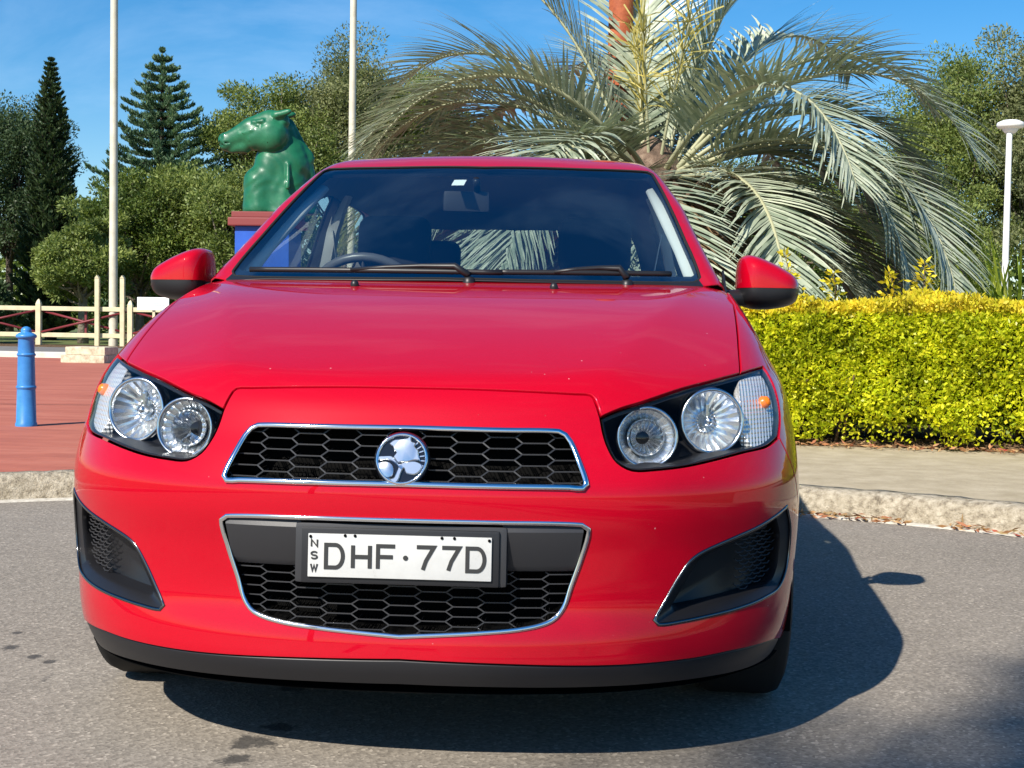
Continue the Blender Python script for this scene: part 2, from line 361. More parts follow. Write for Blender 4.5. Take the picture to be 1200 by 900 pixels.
tag(sector('footpath',B,A,KR+.17,26,.128,90,MATS['footpath_concrete'],rs=[KR+.17,8,14,27]),kind='structure')
# a dark expansion joint across the brick paving
jm=mat('joint_filler',(.06,.03,.025),.9)
tag(mobj('expansion_joint',[(-9,9.05,.132),(-1,9.95,.132),(-1,9.975,.132),(-9,9.075,.132)],[(0,1,2,3)],jm),kind='structure')
# garden bed behind the hedge
def gb(x,y): return (x,y,.15)
nb=40; v=[];f=[]
for j in range(nb+1):
    for i in range(nb+1):
        x=-.2+10*i/nb; yf=7.10-.20*(x-.6)+.06*math.sin(3*x); y=yf+6.5*j/nb
        v.append((x,y,.118+.04*min(1,j)+.03*RNG.random()*(j>0)))
f=[(j*(nb+1)+i,j*(nb+1)+i+1,(j+1)*(nb+1)+i+1,(j+1)*(nb+1)+i) for j in range(nb) for i in range(nb)]
tag(mobj('garden_bed',v,f,MATS['mulch']),kind='structure')
# far side: kerb, road strip
tag(grid_sheet('far_road',-60,20,24.6,33.5,.134,4,2,MATS['far_asphalt']),kind='structure')
k=MB().box((-20,24.2,.17),(80,.45,.14),bev=.02).build('far_kerb',MATS['pale_kerb_paint']); tag(k,kind='structure')
tag(grid_sheet('verge',-60,30,33.5,37.5,.131,4,2,MATS['mulch']),kind='structure')
# ------------------------------------------------------------------ the car
m=mat('red_paint',(.50,.0008,.016),.45,coat=1.0,spec=.04,coat_rough=.018); m.node_tree.nodes['Principled BSDF'].inputs['Coat IOR'].default_value=1.42
fl=noise(m,900,2,.5); chip=node(m,'ShaderNodeTexVoronoi'); t_=node(m,'ShaderNodeTexCoord'); lk(m,t_.outputs['Object'],chip.inputs['Vector']); chip.inputs['Scale'].default_value=26
chm=mixc(m,1.0,ramp(m,chip.outputs['Distance'],[(.035,(1,1,1)),(.055,(0,0,0))]),ramp(m,noise(m,7,2),[(.55,(0,0,0)),(.60,(1,1,1))]),'MULTIPLY')
setin(m,'Coat Roughness',ramp(m,noise(m,5,6,.7),[(.35,(.008,)*3),(.75,(.035,)*3)]))
setin(m,'Base Color',mixc(m,chm,ramp(m,fl,[(.35,(.37,.0004,.009)),(.65,(.46,.0006,.013))]),(.62,.30,.30)))
mat('black_plastic',(.012,.012,.014),.42); m=MATS['black_plastic']; bump(m,noise(m,420,2),.12,.0006)
mat('grey_plastic',(.028,.028,.031),.42); m=MATS['grey_plastic']; bump(m,noise(m,420,2),.12,.0006)
mat('housing_black',(.012,.012,.013),.32); mat('gloss_black',(.006,.006,.008),.12,coat=.6)
mat('pocket_black',(.012,.012,.014),.38); mat('matt_black',(.003,.003,.003),.9,spec=.1)
mat('chrome',(.80,.82,.84),.07,1.0); mat('lamp_silver',(.90,.90,.89),.16,.93)
mat('satin_chrome',(.60,.63,.66),.20,1.0)
mat('edge_glint_metal',(.16,.165,.175),.16,1.0); mat('alloy',(.55,.56,.58),.28,1.0,coat=.5)
mat('rubber',(.015,.015,.015),.75,spec=.25)
mat('steel',(.4,.4,.4),.35,1.0)
glass_mat('windscreen_glass',(.84,.92,.92),2.45,gcol=(.62,.86,1.0))
glass_mat('side_glass',(.86,.92,.92),1.5)
glass_mat('rear_glass',(.52,.58,.60),1.5); glass_mat('lamp_glass',(.98,.985,.99),1.20)
mat('amber_plastic',(.75,.17,.01),.25,spec=.5)
mat('interior_dark',(.018,.018,.022),.6)
mat('interior_grey',(.66,.66,.62),.7); mat('headliner_grey',(.20,.20,.20),.9)
mat('seat_cloth',(.022,.022,.026),.9)
m=mat('plate_white',(.78,.78,.74),.45)
setin(m,'Base Color',ramp(m,noise(m,14,5,.7),[(.35,(.52,.52,.505)),(.62,(.47,.47,.455)),(.74,(.32,.31,.28))]))
mat('plate_ink',(.025,.025,.025),.5)
mat('paper_white',(.8,.82,.8),.6)
CAR=tag(empty('car',(0,2.0,0)),'glossy red hatchback with black honeycomb grilles parked on the asphalt','car')
OB=np.array([0,2.0,.5])
class Cyl:
    def __init__(s,F,rear=False,O=OB,S=1.9): s.F=F;s.g=-1.0 if not rear else 1.0;s.O=np.array(O,float);s.S=S
    def to2(s,P):
        d=np.asarray(P,float)-s.O; rho=np.hypot(d[...,0],d[...,1])
        return np.stack([np.arctan2(d[...,0],s.g*d[...,1])*s.S,d[...,2]/rho*s.S],-1)
    def lift(s,U):
        th=U[...,0]/s.S; d=np.stack([np.sin(th),s.g*np.cos(th),U[...,1]/s.S],-1)
        return solve(s.F,np.broadcast_to(s.O,d.shape),d,2.9,.12,90)
class Flat:
    def __init__(s,F,ax,t0,t1,sgn=1): s.F=F;s.ax=ax;s.t0=t0;s.t1=t1;s.sgn=sgn
    def to2(s,P):
        P=np.asarray(P,float); i=[k for k in range(3) if k!=s.ax]; return P[...,i]
    def lift(s,U):
        U=np.asarray(U,float); o=np.zeros(U.shape[:-1]+(3,)); i=[k for k in range(3) if k!=s.ax]; o[...,i]=U
        d=np.zeros(o.shape); d[...,s.ax]=s.sgn
        return solve(s.F,o,d,s.t0,s.t1,70)
def grad(F,X,e=4e-4):
    E=np.eye(3)*e
    g=np.stack([F(X+E[a])-F(X-E[a]) for a in range(3)],-1); return g/np.maximum(np.linalg.norm(g,axis=-1,keepdims=True),1e-9)
def cr(pts,step=.012,closed=False):
    """Catmull-Rom resample of a 3-D or 2-D polyline"""
    P=np.asarray(pts,float); n=len(P); out=[]
    rng_=range(n if closed else n-1)
    for i in rng_:
        if closed: a,b,c,d=P[i-1],P[i],P[(i+1)%n],P[(i+2)%n]
        else: a,b,c,d=P[max(i-1,0)],P[i],P[i+1],P[min(i+2,n-1)]
        if not closed and i==0: a=2*b-c
        if not closed and i==n-2: d=2*c-b
        L=np.linalg.norm(c-b); k=max(1,int(round(L/step)))
        # centripetal-ish: limit tangents by segment length
        la=np.linalg.norm(b-a);ld=np.linalg.norm(d-c)
        m1=(c-a)*L/max(L+la,1e-9);m2=(d-b)*L/max(L+ld,1e-9)
        for j in range(k):
            t=j/k; out.append((2*t**3-3*t*t+1)*b+(t**3-2*t*t+t)*m1+(-2*t**3+3*t*t)*c+(t**3-t*t)*m2)
    if not closed: out.append(P[-1])
    return np.array(out)
def join(*segs):
    out=[]
    for s_ in segs:
        for q in s_:
            if not out or np.linalg.norm(np.asarray(q)-out[-1])>1.5e-3: out.append(np.asarray(q,float))
    if np.linalg.norm(out[0]-out[-1])<1.5e-3: out.pop()
    return np.array(out)
def area2(U): return .5*np.sum(U[:,0]*np.roll(U[:,1],-1)-np.roll(U[:,0],-1)*U[:,1])
def inpoly(Q,U):
    x,y=Q[:,0],Q[:,1]; r=np.zeros(len(Q),bool); n=len(U); j=n-1
    for i in range(n):
        xi,yi=U[i];xj,yj=U[j]
        if yi!=yj:
            c=((yi>y)!=(yj>y))&(x<(xj-xi)*(y-yi)/(yj-yi)+xi); r^=c
        j=i
    return r
def shift(pr,X,dist,hole=False):
    """move a closed outline dist into the panel, along the surface"""
    n=grad(pr.F,X); e1=X-np.roll(X,1,0); e2=np.roll(X,-1,0)-X
    e1/=np.maximum(np.linalg.norm(e1,axis=1,keepdims=True),1e-9); e2/=np.maximum(np.linalg.norm(e2,axis=1,keepdims=True),1e-9)
    t=e1+e2; t/=np.maximum(np.linalg.norm(t,axis=1,keepdims=True),1e-9)
    s_=np.cross(n,t); s_/=np.maximum(np.linalg.norm(s_,axis=1,keepdims=True),1e-9)
    U=pr.to2(X); V=pr.to2(X+s_*1e-3); a=area2(U)
    left=np.mean((np.roll(U,-1,0)-U)[:,0]*(V-U)[:,1]-(np.roll(U,-1,0)-U)[:,1]*(V-U)[:,0])
    sg=np.sign(left)*np.sign(a)*(-1 if hole else 1)
    cosm=np.clip(np.sum(e1*t,1,keepdims=True),.5,1)
    return pr.lift(pr.to2(X+s_*sg*dist/cosm)),s_*sg,n
def panel(name,pr,outline,m,parent,holes=(),gap=.002,off=0.0,sp=.025,flange=.014,bevel=.0016,margin=.55):
    rings=[];V=[];Nn=[];Fc=[]
    loops=[(outline,False)]+[(h,True) for h in holes]
    base=0;E=[];U=[]
    for X,h in loops:
        X=pr.lift(pr.to2(X)); A_,s_,n=shift(pr,X,gap+bevel,h); B_,s2,n2=shift(pr,X,gap,h)
        rings.append((A_,s_,n,B_)); u=pr.to2(A_); k=len(u); U.append(u); E+=[(base+i,base+(i+1)%k) for i in range(k)]; base+=k
    Uo=U[0]; lo=Uo.min(0);hi=Uo.max(0); sx,sy=(sp if hasattr(sp,'__len__') else (sp,sp))
    gx=np.arange(lo[0]+sx/2,hi[0],sx);gy=np.arange(lo[1]+sy/2,hi[1],sy)
    G=np.stack(np.meshgrid(gx,gy),-1); G[1::2,:,0]+=sx/2; G=G.reshape(-1,2)
    ok=inpoly(G,U[0])
    for u in U[1:]: ok&=~inpoly(G,u)
    G=G[ok]
    allb=np.concatenate(U)/np.array([sx,sy])
    if len(G):
        dmin=np.full(len(G),9e9)
        for k in range(0,len(allb),400):
            dd=((G[:,None,:]/np.array([sx,sy])-allb[None,k:k+400])**2).sum(-1).min(1); dmin=np.minimum(dmin,dd)
        G=G[dmin>margin**2]
    P2=np.concatenate(U+[G]); 
    r=delaunay_2d_cdt([Vector(q) for q in P2],E,[],0,1e-7)
    vo=np.array([tuple(q) for q in r[0]]); tri=np.array([t for t in r[2] if len(t)==3])
    cen=vo[tri].mean(1); ok=inpoly(cen,U[0])
    for u in U[1:]: ok&=~inpoly(cen,u)
    tri=tri[ok]
    X=pr.lift(vo); n=grad(pr.F,X); X=np.nan_to_num(X)
    V=list(X+n*off); Nn=list(n); Fc=[]
    for t in tri:
        a,b,c=X[t[0]],X[t[1]],X[t[2]]
        Fc.append(tuple(t) if np.dot(np.cross(b-a,c-a),n[t[0]])>0 else tuple(t[::-1]))
    if flange:
        for (A_,s_,nr,B_),(Xl,h) in zip(rings,loops):
            k=len(A_); nA=grad(pr.F,A_); o_=-s_
            b0=len(V); V+=list(A_+nA*off); Nn+=list(nA)
            V+=list(B_+nA*(off-bevel)); q=nA*.5+o_; Nn+=list(q/np.linalg.norm(q,axis=1,keepdims=True))
            V+=list(B_+nA*(off-flange)); Nn+=list(o_/np.maximum(np.linalg.norm(o_,axis=1,keepdims=True),1e-9))
            for i in range(k):
                j=(i+1)%k
                for L in (0,1):
                    q=(b0+L*k+i,b0+L*k+j,b0+(L+1)*k+j,b0+(L+1)*k+i)
                    a,b,c=np.array(V[q[0]]),np.array(V[q[1]]),np.array(V[q[2]])
                    Fc.append(q if np.dot(np.cross(b-a,c-a),o_[i]+nA[i]*.3)>0 else q[::-1])
    return mobj(name,V,Fc,m,parent,normals=Nn)
def mir(P): P=np.array(P,float).copy(); P[...,0]*=-1; return P
FR=Cyl(Fbody); RE=Cyl(Fbody,True)
FRONT=Flat(Fbody,1,-.6,1.6)
def onfront(P):           # (x,z) -> point on the nose
    P=np.asarray(P,float); return FRONT.lift(P)
# ---- feature curves, right half (x>0)
HLt1=cr([(.396,.122,.742),(.44,.15,.760),(.478,.172,.771),(.568,.252,.799),(.635,.325,.814),(.708,.42,.829)])
HLt2=cr([(.708,.42,.829),(.742,.48,.836),(.771,.544,.840)])
HLo=cr([(.771,.544,.840),(.789,.522,.807),(.800,.49,.769),(.804,.453,.727),(.797,.40,.687)])
HLb=cr([(.797,.40,.687),(.764,.332,.672),(.700,.25,.664),(.636,.185,.653),(.572,.137,.643),(.510,.104,.638),(.463,.085,.638),(.432,.083,.654),(.414,.095,.68),(.403,.108,.71),(.396,.122,.742)])
HF=cr([(0,.118,.796),(.12,.121,.7955),(.25,.13,.792),(.34,.143,.788),(.374,.149,.7855),(.384,.14,.772),(.396,.122,.742)])
HS=cr([(.708,.42,.829),(.722,.52,.880),(.734,.66,.930),(.741,.82,.972),(.742,.98,1.003),(.735,1.13,1.030)],.02)
CW=cr([(0,1.030,1.045),(.20,1.036,1.045),(.40,1.062,1.045),(.56,1.10,1.043),(.66,1.135,1.040),(.735,1.13,1.030)],.02)
AY,AZ_,AR=.835,.316,.352
def arch(a0,a1,yc=AY,n=26): return np.array([(.866,yc+AR*math.cos(rad(a0+(a1-a0)*i/n)),AZ_+AR*math.sin(rad(a0+(a1-a0)*i/n))) for i in range(n+1)])
SM=cr([(.797,.40,.687),(.832,.455,.60),(.862,.530,.492)])
BB=cr([(0,.004,.252),(.22,.02,.247),(.43,.06,.240),(.60,.15,.241),(.69,.222,.242),(.79,.37,.232),(.84,.50,.2)],.02)
UGh=[(0,.7155),(.2,.714),(.311,.713),(.325,.706),(.336,.692),(.353,.655),(.3695,.611),(.362,.603),(.335,.605),(.2,.606),(0,.607)]
LGh=[(0,.535),(.2,.5345),(.362,.531),(.376,.521),(.3615,.46),(.343,.405),(.328,.360),(.305,.334),(.25,.3185),(.16,.3095),(.08,.304),(0,.299)]
def sym2(h):
    h=cr(h,.012); a=onfront(h); return join(a,mir(a[::-1]))
UG=sym2(UGh); LG=sym2(LGh)
FOG=cr([(.815,.37,.535),(.742,.26,.505),(.68,.2,.486),(.614,.155,.463),(.587,.14,.445),(.562,.13,.41),(.537,.118,.367),(.514,.102,.328)],.012)
FOG=join(FOG,cr([(.514,.102,.328),(.522,.106,.319),(.574,.13,.321),(.629,.168,.326),(.70,.235,.333),(.763,.31,.342),(.800,.385,.356),(.818,.425,.395),(.822,.43,.475),(.815,.37,.535)],.012))
# ---- outer panels
hood=panel('hood',FR,join(mir(HF[::-1]),HF,HLt1,HS,CW[::-1],mir(CW),mir(HS[::-1]),mir(HLt1[::-1])),MATS['red_paint'],CAR,gap=.0030,sp=(.028,.018))
bout=join(HF,HLb[::-1],SM,arch(150,200),BB[::-1]); bl=mir(bout[::-1])
half=join(HF,HLb[::-1],SM,arch(150,200),BB[::-1])
bout=join(half,mir(half[::-1]))
bumper=panel('front_bumper',FR,bout,MATS['red_paint'],CAR,holes=[UG,LG,FOG,mir(FOG)],gap=.0026,sp=(.022,.016),flange=.010)
for s in (1,-1):
    ou=join(HLt2,HLo,SM,arch(150,-20),cr([(.85,1.17,.196),(.855,1.30,.196)],.03),cr([(.86,1.30,.196),(.87,1.30,.5),(.86,1.30,.75),(.80,1.30,.92),(.752,1.285,1.018)],.03),cr([(.752,1.285,1.018),(.744,1.2,1.026),(.735,1.13,1.030)],.03),HS[::-1])
    if s<0: ou=mir(ou)
    panel('fender',FR,ou,MATS['red_paint'],CAR,gap=.0026,sp=(.03,.025))
    SIDE=Flat(Fbody,0,1.1,.2,1) if s>0 else Flat(Fbody,0,-1.1,-.2,-1)
    fd=join(cr([(.8,1.30,.196),(.8,1.30,1.015)],.03),cr([(.74,1.30,1.015),(.74,2.38,1.02)],.04),cr([(.8,2.38,1.02),(.8,2.38,.196)],.03),cr([(.8,2.38,.196),(.8,1.30,.196)],.04))
    rd=join(cr([(.8,2.38,.196),(.8,2.38,1.02)],.03),cr([(.74,2.38,1.02),(.74,3.28,1.02)],.04),cr([(.8,3.28,1.02),(.8,3.24,.72),(.8,3.184,.621)],.03),arch(120,200,AY+2.525),cr([(.8,3.02,.196),(.8,2.38,.196)],.04))
    for nm,q in (('front_door',fd),('rear_door',rd)):
        d=panel(nm,SIDE,(q if s>0 else mir(q)),MATS['red_paint'],CAR,sp=.05,gap=.002)
        yh=2.2 if nm=='front_door' else 3.12
        hp=SIDE.lift(np.array([[yh+.09*k/6-.09,.86] for k in range(7)]))
        MB().tube([tuple(q_+np.array([s*(.004+.028*math.sin(math.pi*i/6)),0,0])) for i,q_ in enumerate(hp)],.010,8,flat=1.4).build('door_handle',MATS['red_paint'],d,smooth=True)
rr=join(cr([(.74,3.28,1.02),(.8,3.24,.72),(.8,3.184,.621)],.03),arch(120,-20,AY+2.525),cr([(.8,3.69,.196),(.6,3.95,.2),(.3,4.03,.2),(0,4.04,.2)],.03))
rt_=cr([(0,3.86,1.10),(.3,3.85,1.095),(.6,3.76,1.06),(.71,3.55,1.03),(.74,3.28,1.02)],.03)
rh=join(rt_,rr)
panel('rear_body',RE,join(rh,mir(rh[::-1])),MATS['red_paint'],CAR,sp=.05)
# front lip, sills, underbody
LB=cr([(0,.02,.192),(.22,.035,.190),(.43,.08,.186),(.60,.17,.183),(.70,.27,.178),(.78,.39,.172),(.82,.50,.17)],.02)
hb_=join(BB,cr([BB[-1],LB[-1]],.02),LB[::-1])
lip=panel('front_lip',FR,join(hb_,mir(hb_[::-1])),MATS['black_plastic'],CAR,gap=.0008,off=-.004,sp=(.03,.02),flange=.05,bevel=.004)
ub=MB(); ub.box((0,2.2,.20),(1.30,3.6,.08)).build('underbody',MATS['matt_black'],CAR)
q_=np.concatenate([mir(LB[::-1])[:-1],LB]); nq=len(q_); vv=[(a,b+.02,.176) for a,b,_ in q_]+[(a*.75,.62,.17) for a,b,_ in q_]
mobj('light_block_tray',vv,[(i,i+1,nq+i+1,nq+i) for i in range(nq-1)],MATS['matt_black'],CAR,smooth=False)  # plate added to stop light leaking between lip and underbody
MB().box((0,.70,.52),(.76,.9,.46),bev=.03).build('engine_bay',MATS['matt_black'],CAR)
for s in (1,-1):
    MB().box((s*.80,2.1,.185),(.09,1.75,.07),bev=.015).build('side_sill',MATS['black_plastic'],CAR)
    for yc in (AY,AY+2.525):
        # wheel-house liner: half drum
        v=[];f=[];n=24
        for i in range(n+1):
            a=rad(-15+210*i/n)
            for xx in (.845,.50): v.append((s*xx,yc+(AR-.004)*math.cos(a),AZ_+(AR-.004)*math.sin(a)))
        f=[(2*i,2*i+1,2*i+3,2*i+2) for i in range(n)]
        mobj('wheel_arch_liner',v,f,MATS['matt_black'],CAR)
# ---- chrome surrounds
def surround(name,X,r,m,parent,o=.003,flat=.7):
    n=grad(Fbody,X); return MB().loop_tube(X+n*o,r,10,flat,n).build(name,m,parent,smooth=True,fix=True)
surround('upper_grille_surround',UG,.0062,MATS['chrome'],CAR)
surround('lower_grille_surround',LG,.0052,MATS['chrome'],CAR,o=.001)
# ---- honeycomb grilles
def honey(name,poly,pitch,h,x0,z0,depth,rec,thick,m,inset=.0):
    a=pitch/2-.0075;b=pitch/2+.0075; segs=set()
    for i in range(-9,10):
        for j in range(-14,15):
            cx=x0+i*pitch;cz=z0+j*h+(i%2)*h/2
            c=[(cx-a,cz+h/2),(cx+a,cz+h/2),(cx+b,cz),(cx+a,cz-h/2),(cx-a,cz-h/2),(cx-b,cz)]
            for k in range(6):
                p,q=c[k],c[(k+1)%6]; p=(round(p[0],4),round(p[1],4));q=(round(q[0],4),round(q[1],4)); segs.add((min(p,q),max(p,q)))
    S=[]
    for p,q in segs:
        L=math.dist(p,q);n=max(1,int(L/.008))
        for k in range(n): S.append(((p[0]+(q[0]-p[0])*k/n,p[1]+(q[1]-p[1])*k/n),(p[0]+(q[0]-p[0])*(k+1)/n,p[1]+(q[1]-p[1])*(k+1)/n)))
    mid=np.array([((p[0]+q[0])/2,(p[1]+q[1])/2) for p,q in S]); ok=inpoly(mid,poly)
    S=[s_ for s_,k in zip(S,ok) if k]
    P0=onfront(np.array([s_[0] for s_ in S]));P1=onfront(np.array([s_[1] for s_ in S]))
    mb=MB()
    for A_,B_ in zip(P0,P1):
        d=B_-A_; t=np.array([-d[2],0,d[0]]); t=t/np.linalg.norm(t)*thick/2; y0=np.array([0,rec,0]);y1=np.array([0,rec+depth,0])
        v=[A_-t+y0,A_+t+y0,B_+t+y0,B_-t+y0,A_-t+y1,A_+t+y1,B_+t+y1,B_-t+y1]
        mb.add(v,[(0,1,2,3),(0,4,5,1),(3,2,6,7)])
    return mb.build(name,m,CAR,fix=False)
def p2(X): return X[:,[0,2]]
honey('upper_grille_honeycomb',p2(UG),.066,.0218,.0,.656,.045,.014,.0028,MATS['grey_plastic'])
lgp=p2(LG); lgm=lgp.copy(); lgm[:,1]=np.minimum(lgm[:,1],.431)
honey('lower_grille_honeycomb',lgm,.0645,.0195,.0,.385,.045,.018,.0026,MATS['grey_plastic'])
def backing(name,X,rec,m):
    Y=X.copy(); Y[:,1]+=rec; c=Y.mean(0); k=len(Y)
    return mobj(name,list(Y)+[c],[(i,(i+1)%k,k) for i in range(k)],m,CAR,smooth=False)
backing('radiator_shroud',UG,.10,MATS['matt_black']); backing('radiator_shroud',LG,.12,MATS['matt_black'])
def duct(X,d):
    k=len(X); n=grad(Fbody,X); a=X-n*.008; b=X.copy(); b[:,1]+=d
    mobj('grille_duct',list(a)+list(b),[(i,(i+1)%k,k+(i+1)%k,k+i) for i in range(k)],MATS['matt_black'],CAR)
duct(UG,.10); duct(LG,.12)
# slim lower shelf of the upper grille and black bar that carries the plate
def bar(name,z0,z1,x0,x1,out,m,parent,n=24,be=.006):
    xs=np.linspace(x0,x1,n+1); prof=[(z1-.001,.030),(z1-.002,.006-out*.2),(z1-.016,-out),(z0+.014,-out+.004),(z0,.012),(z0,.040)]
    v=[];k=len(prof)
    for i,x in enumerate(xs):
        e=min(1,min(i,n-i)/1.0)
        for z,dy in prof:
            lim=x
            xx=min(abs(x),.358+(z-.46)*.20)*(1 if x>0 else -1); y=onfront(np.array([[xx,max(min(z,.53),.43)]]))[0][1]; v.append((xx,y+dy,z))
    f=[(i*k+j,(i+1)*k+j,(i+1)*k+j+1,i*k+j+1) for i in range(n) for j in range(k-1)]
    f+= [tuple(range(k)),tuple(n*k+j for j in range(k))]
    mb=MB(); mb.add(v,f); return mb.build(name,m,parent,autos=.5)
for s in (-1,1): bar('grille_blade',.432,.5305,s*.366,s*.205,.002,MATS['grey_plastic'],CAR)
yp=float(onfront(np.array([[0.,.46]]))[0][1])
PT=Matrix.Rotation(rad(-3),3,'X')
hold=MB().box((0,yp+.004,.464),(.430,.030,.122),bev=.010,R=PT).build('plate_holder',MATS['grey_plastic'],CAR,autos=.6)
MB().box((0,yp-.012,.461),(.400,.012,.112),bev=.005,R=PT).build('plate_frame',MATS['black_plastic'],CAR,autos=.6)
PLT=MB().box((0,yp-.021,.462),(.370,.006,.087),bev=.002,R=PT).build('number_plate',MATS['plate_white'],CAR,autos=.6)
def pl(x,z,d=0): 
    q=PT@Vector((x,-.0033-d,z)); return Vector((0,yp-.021,.462))+q
def stroke(pts,w,name,m,parent,close=False,fn=pl,dd=.0012):
    """flat raised stroke along a 2-D polyline"""
    P=[np.array(p,float) for p in pts];n=len(P);L=[];Rr=[]
    for i in range(n):
        if close: a,b=P[i-1],P[(i+1)%n]
        else: a,b=P[max(i-1,0)],P[min(i+1,n-1)]
        d1=P[i]-a if (close or i>0) else b-P[i]; d2=b-P[i] if (close or i<n-1) else P[i]-a
        d1=d1/np.linalg.norm(d1);d2=d2/np.linalg.norm(d2);t=d1+d2;t/=max(np.linalg.norm(t),1e-9);nn=np.array([-t[1],t[0]]);s_=min(1/max(np.dot(d1,t),.35),2.2)
        L.append(P[i]+nn*w/2*s_);Rr.append(P[i]-nn*w/2*s_)
    v=[fn(*q) for q in L]+[fn(*q) for q in Rr]+[fn(*q,dd) for q in L]+[fn(*q,dd) for q in Rr]
    f=[]
    for i in range(n if close else n-1):
        j=(i+1)%n; f+=[(2*n+i,2*n+j,3*n+j,3*n+i),(i,j,2*n+j,2*n+i),(n+i,n+j,3*n+j,3*n+i)]
    if not close:
        f+=[(0,n,3*n,2*n),(n-1,2*n-1,4*n-1,3*n-1)]
    mb=MB();mb.add(v,f); return mb.build(name,m,parent)
def arcp(cx,cz,rx,rz,a0,a1,n=12): return [(cx+rx*math.cos(rad(a0+(a1-a0)*i/n)),cz+rz*math.sin(rad(a0+(a1-a0)*i/n))) for i in range(n+1)]
LH=.0265;LWd=.021;SW=.0078
def letter(ch,x,z,w,h,sw):
    w-=sw/2;h-=sw/2
    if ch=='D': sets=[([(x-w,z-h),(x-w,z+h)]+[(x+.1*w,z+h)]+arcp(x+.1*w,z,.9*w,h,80,-80)+[(x+.1*w,z-h)],True)]
    if ch=='H': sets=[([(x-w,z-h),(x-w,z+h)],0),([(x+w,z-h),(x+w,z+h)],0),([(x-w,z),(x+w,z)],0)]
    if ch=='F': sets=[([(x-w,z-h),(x-w,z+h),(x+w,z+h)],0),([(x-w,z+.05*h),(x+.75*w,z+.05*h)],0)]
    if ch=='7': sets=[([(x-w,z+h),(x+w,z+h),(x+.1*w,z-.2*h),(x-.25*w,z-h)],0)]
    if ch=='N': sets=[([(x-w,z-h),(x-w,z+h),(x+w,z-h),(x+w,z+h)],0)]
    if ch=='W': sets=[([(x-w*1.1,z+h),(x-.55*w,z-h),(x,z+h*.6),(x+.55*w,z-h),(x+w*1.1,z+h)],0)]
    if ch=='S': sets=[(arcp(x,z+.5*h,w,.5*h,20,270,10)+arcp(x,z-.5*h,w,.5*h,90,-160,10)[1:],0)]
    mbs=[]
    first=None
    for k,(s_,c) in enumerate(sets):
        o=stroke(s_,sw,'plate_character',MATS['plate_ink'],PLT,close=bool(c),dd=.0012+.0002*k)
        mbs.append(o)
    # join strokes of a letter into one mesh
    if len(mbs)>1:
        bm=bmesh.new()
        for o in mbs: bm.from_mesh(o.data)
        bm.to_mesh(mbs[0].data); bm.free()
        for o in mbs[1:]: bpy.data.objects.remove(o)
for ch,x in zip('DHF77D',(-.131,-.0765,-.026,.052,.103,.1537)): letter(ch,x,-.001,LWd,LH,SW)
for ch,z in zip('NSW',(.0245,.0,-.0245)): letter(ch,-.172,z,.0075,.0085,.0032)
MB().lathe([(0,0),(.005,.0),(.005,.0015),(0,.0015)],pl(.0126,-.001),PT@Vector((0,-1,0)),14).build('plate_character',MATS['plate_ink'],PLT)
for x in (-.11,-.09,.085,.11,-.18,.18): MB().lathe([(0,0),(.0032,.0),(.0028,.002),(0,.0025)],pl(x,.0405 if abs(x)<.17 else .0375),PT@Vector((0,-1,0)),10).build('plate_screw',MATS['matt_black'],PLT)
# ---- badge
bc=Vector(onfront(np.array([[0.,.656]]))[0])+Vector((0,-.012,0)); BR=.0525
bt=rad(-22); bx=Vector((1,0,0)); bz=Vector((0,math.sin(-bt)*1.0,math.cos(bt))); bn=Vector((0,-math.cos(bt),math.sin(-bt)))
bz=Vector((0,math.sin(rad(16)),math.cos(rad(16)))); bn=Vector((0,-math.cos(rad(16)),math.sin(rad(16))))
BDG=MB().lathe([(.0,-.02),(BR*1.06,-.02),(BR*1.08,.0),(BR*1.03,.004),(0,.004)],bc,bn,48).build('badge',MATS['gloss_black'],CAR,autos=.6)
MB().lathe([(BR*1.02,.003),(BR*1.0,.0085),(BR*.95,.0105),(BR*.89,.008),(BR*.87,.003)],bc,bn,48).build('badge_ring',MATS['chrome'],BDG,smooth=True)
def relief(poly,name,h0,h1,close=True,ins=.86):
    """bevelled emblem piece; polygon in badge units (radius 1), image axes"""
    P=cr([(a,b) for a,b in poly],.06,True); c=P.mean(0); k=len(P)
    def w(q,h): return bc+bx*(q[0]*BR)+bz*(q[1]*BR)+bn*h
    rings=[(P,.003),(P,h0)]
    n=[]
    t=np.roll(P,-1,0)-np.roll(P,1,0); nr=np.stack([t[:,1],-t[:,0]],-1); nr/=np.maximum(np.linalg.norm(nr,axis=1,keepdims=True),1e-9)
    if area2(P)<0: nr=-nr
    rings.append((P-nr*.035,h0+(h1-h0)*.6)); 
    v=[w(q,h) for R_,h in rings for q in R_]; f=[]
    for L in range(2):
        for i in range(k): f.append((L*k+i,L*k+(i+1)%k,(L+1)*k+(i+1)%k,(L+1)*k+i))
    r=delaunay_2d_cdt([Vector(q) for q in rings[2][0]]+[Vector(c)],[(i,(i+1)%k) for i in range(k)],[],0,1e-6)
    b=len(v); vo=np.array([tuple(q) for q in r[0]]); 
    for i,q in enumerate(vo): v.append(w(q,h0+(h1-h0)*.6 if i<k else h1))
    tr=np.array(r[2]); ok=inpoly(vo[tr].mean(1),rings[2][0])
    f+=[tuple(b+x for x in t_) for t_,o_ in zip(tr,ok) if o_]
    mb=MB();mb.add(v,f);return mb.build(name,MATS['satin_chrome'],BDG,autos=.5)
def bp(px,py): return ((px-495)/300,(430-py)/300)   # badge drawing units
relief([bp(*q) for q in [(345,265),(400,215),(470,205),(540,195),(590,170),(600,225),(650,250),(640,285),(680,330),(690,390),(705,445),(640,450),(560,470),(500,470),(455,480),(420,440),(400,410),(430,360),(405,345),(385,295)]],'badge_lion',.010,.0145)
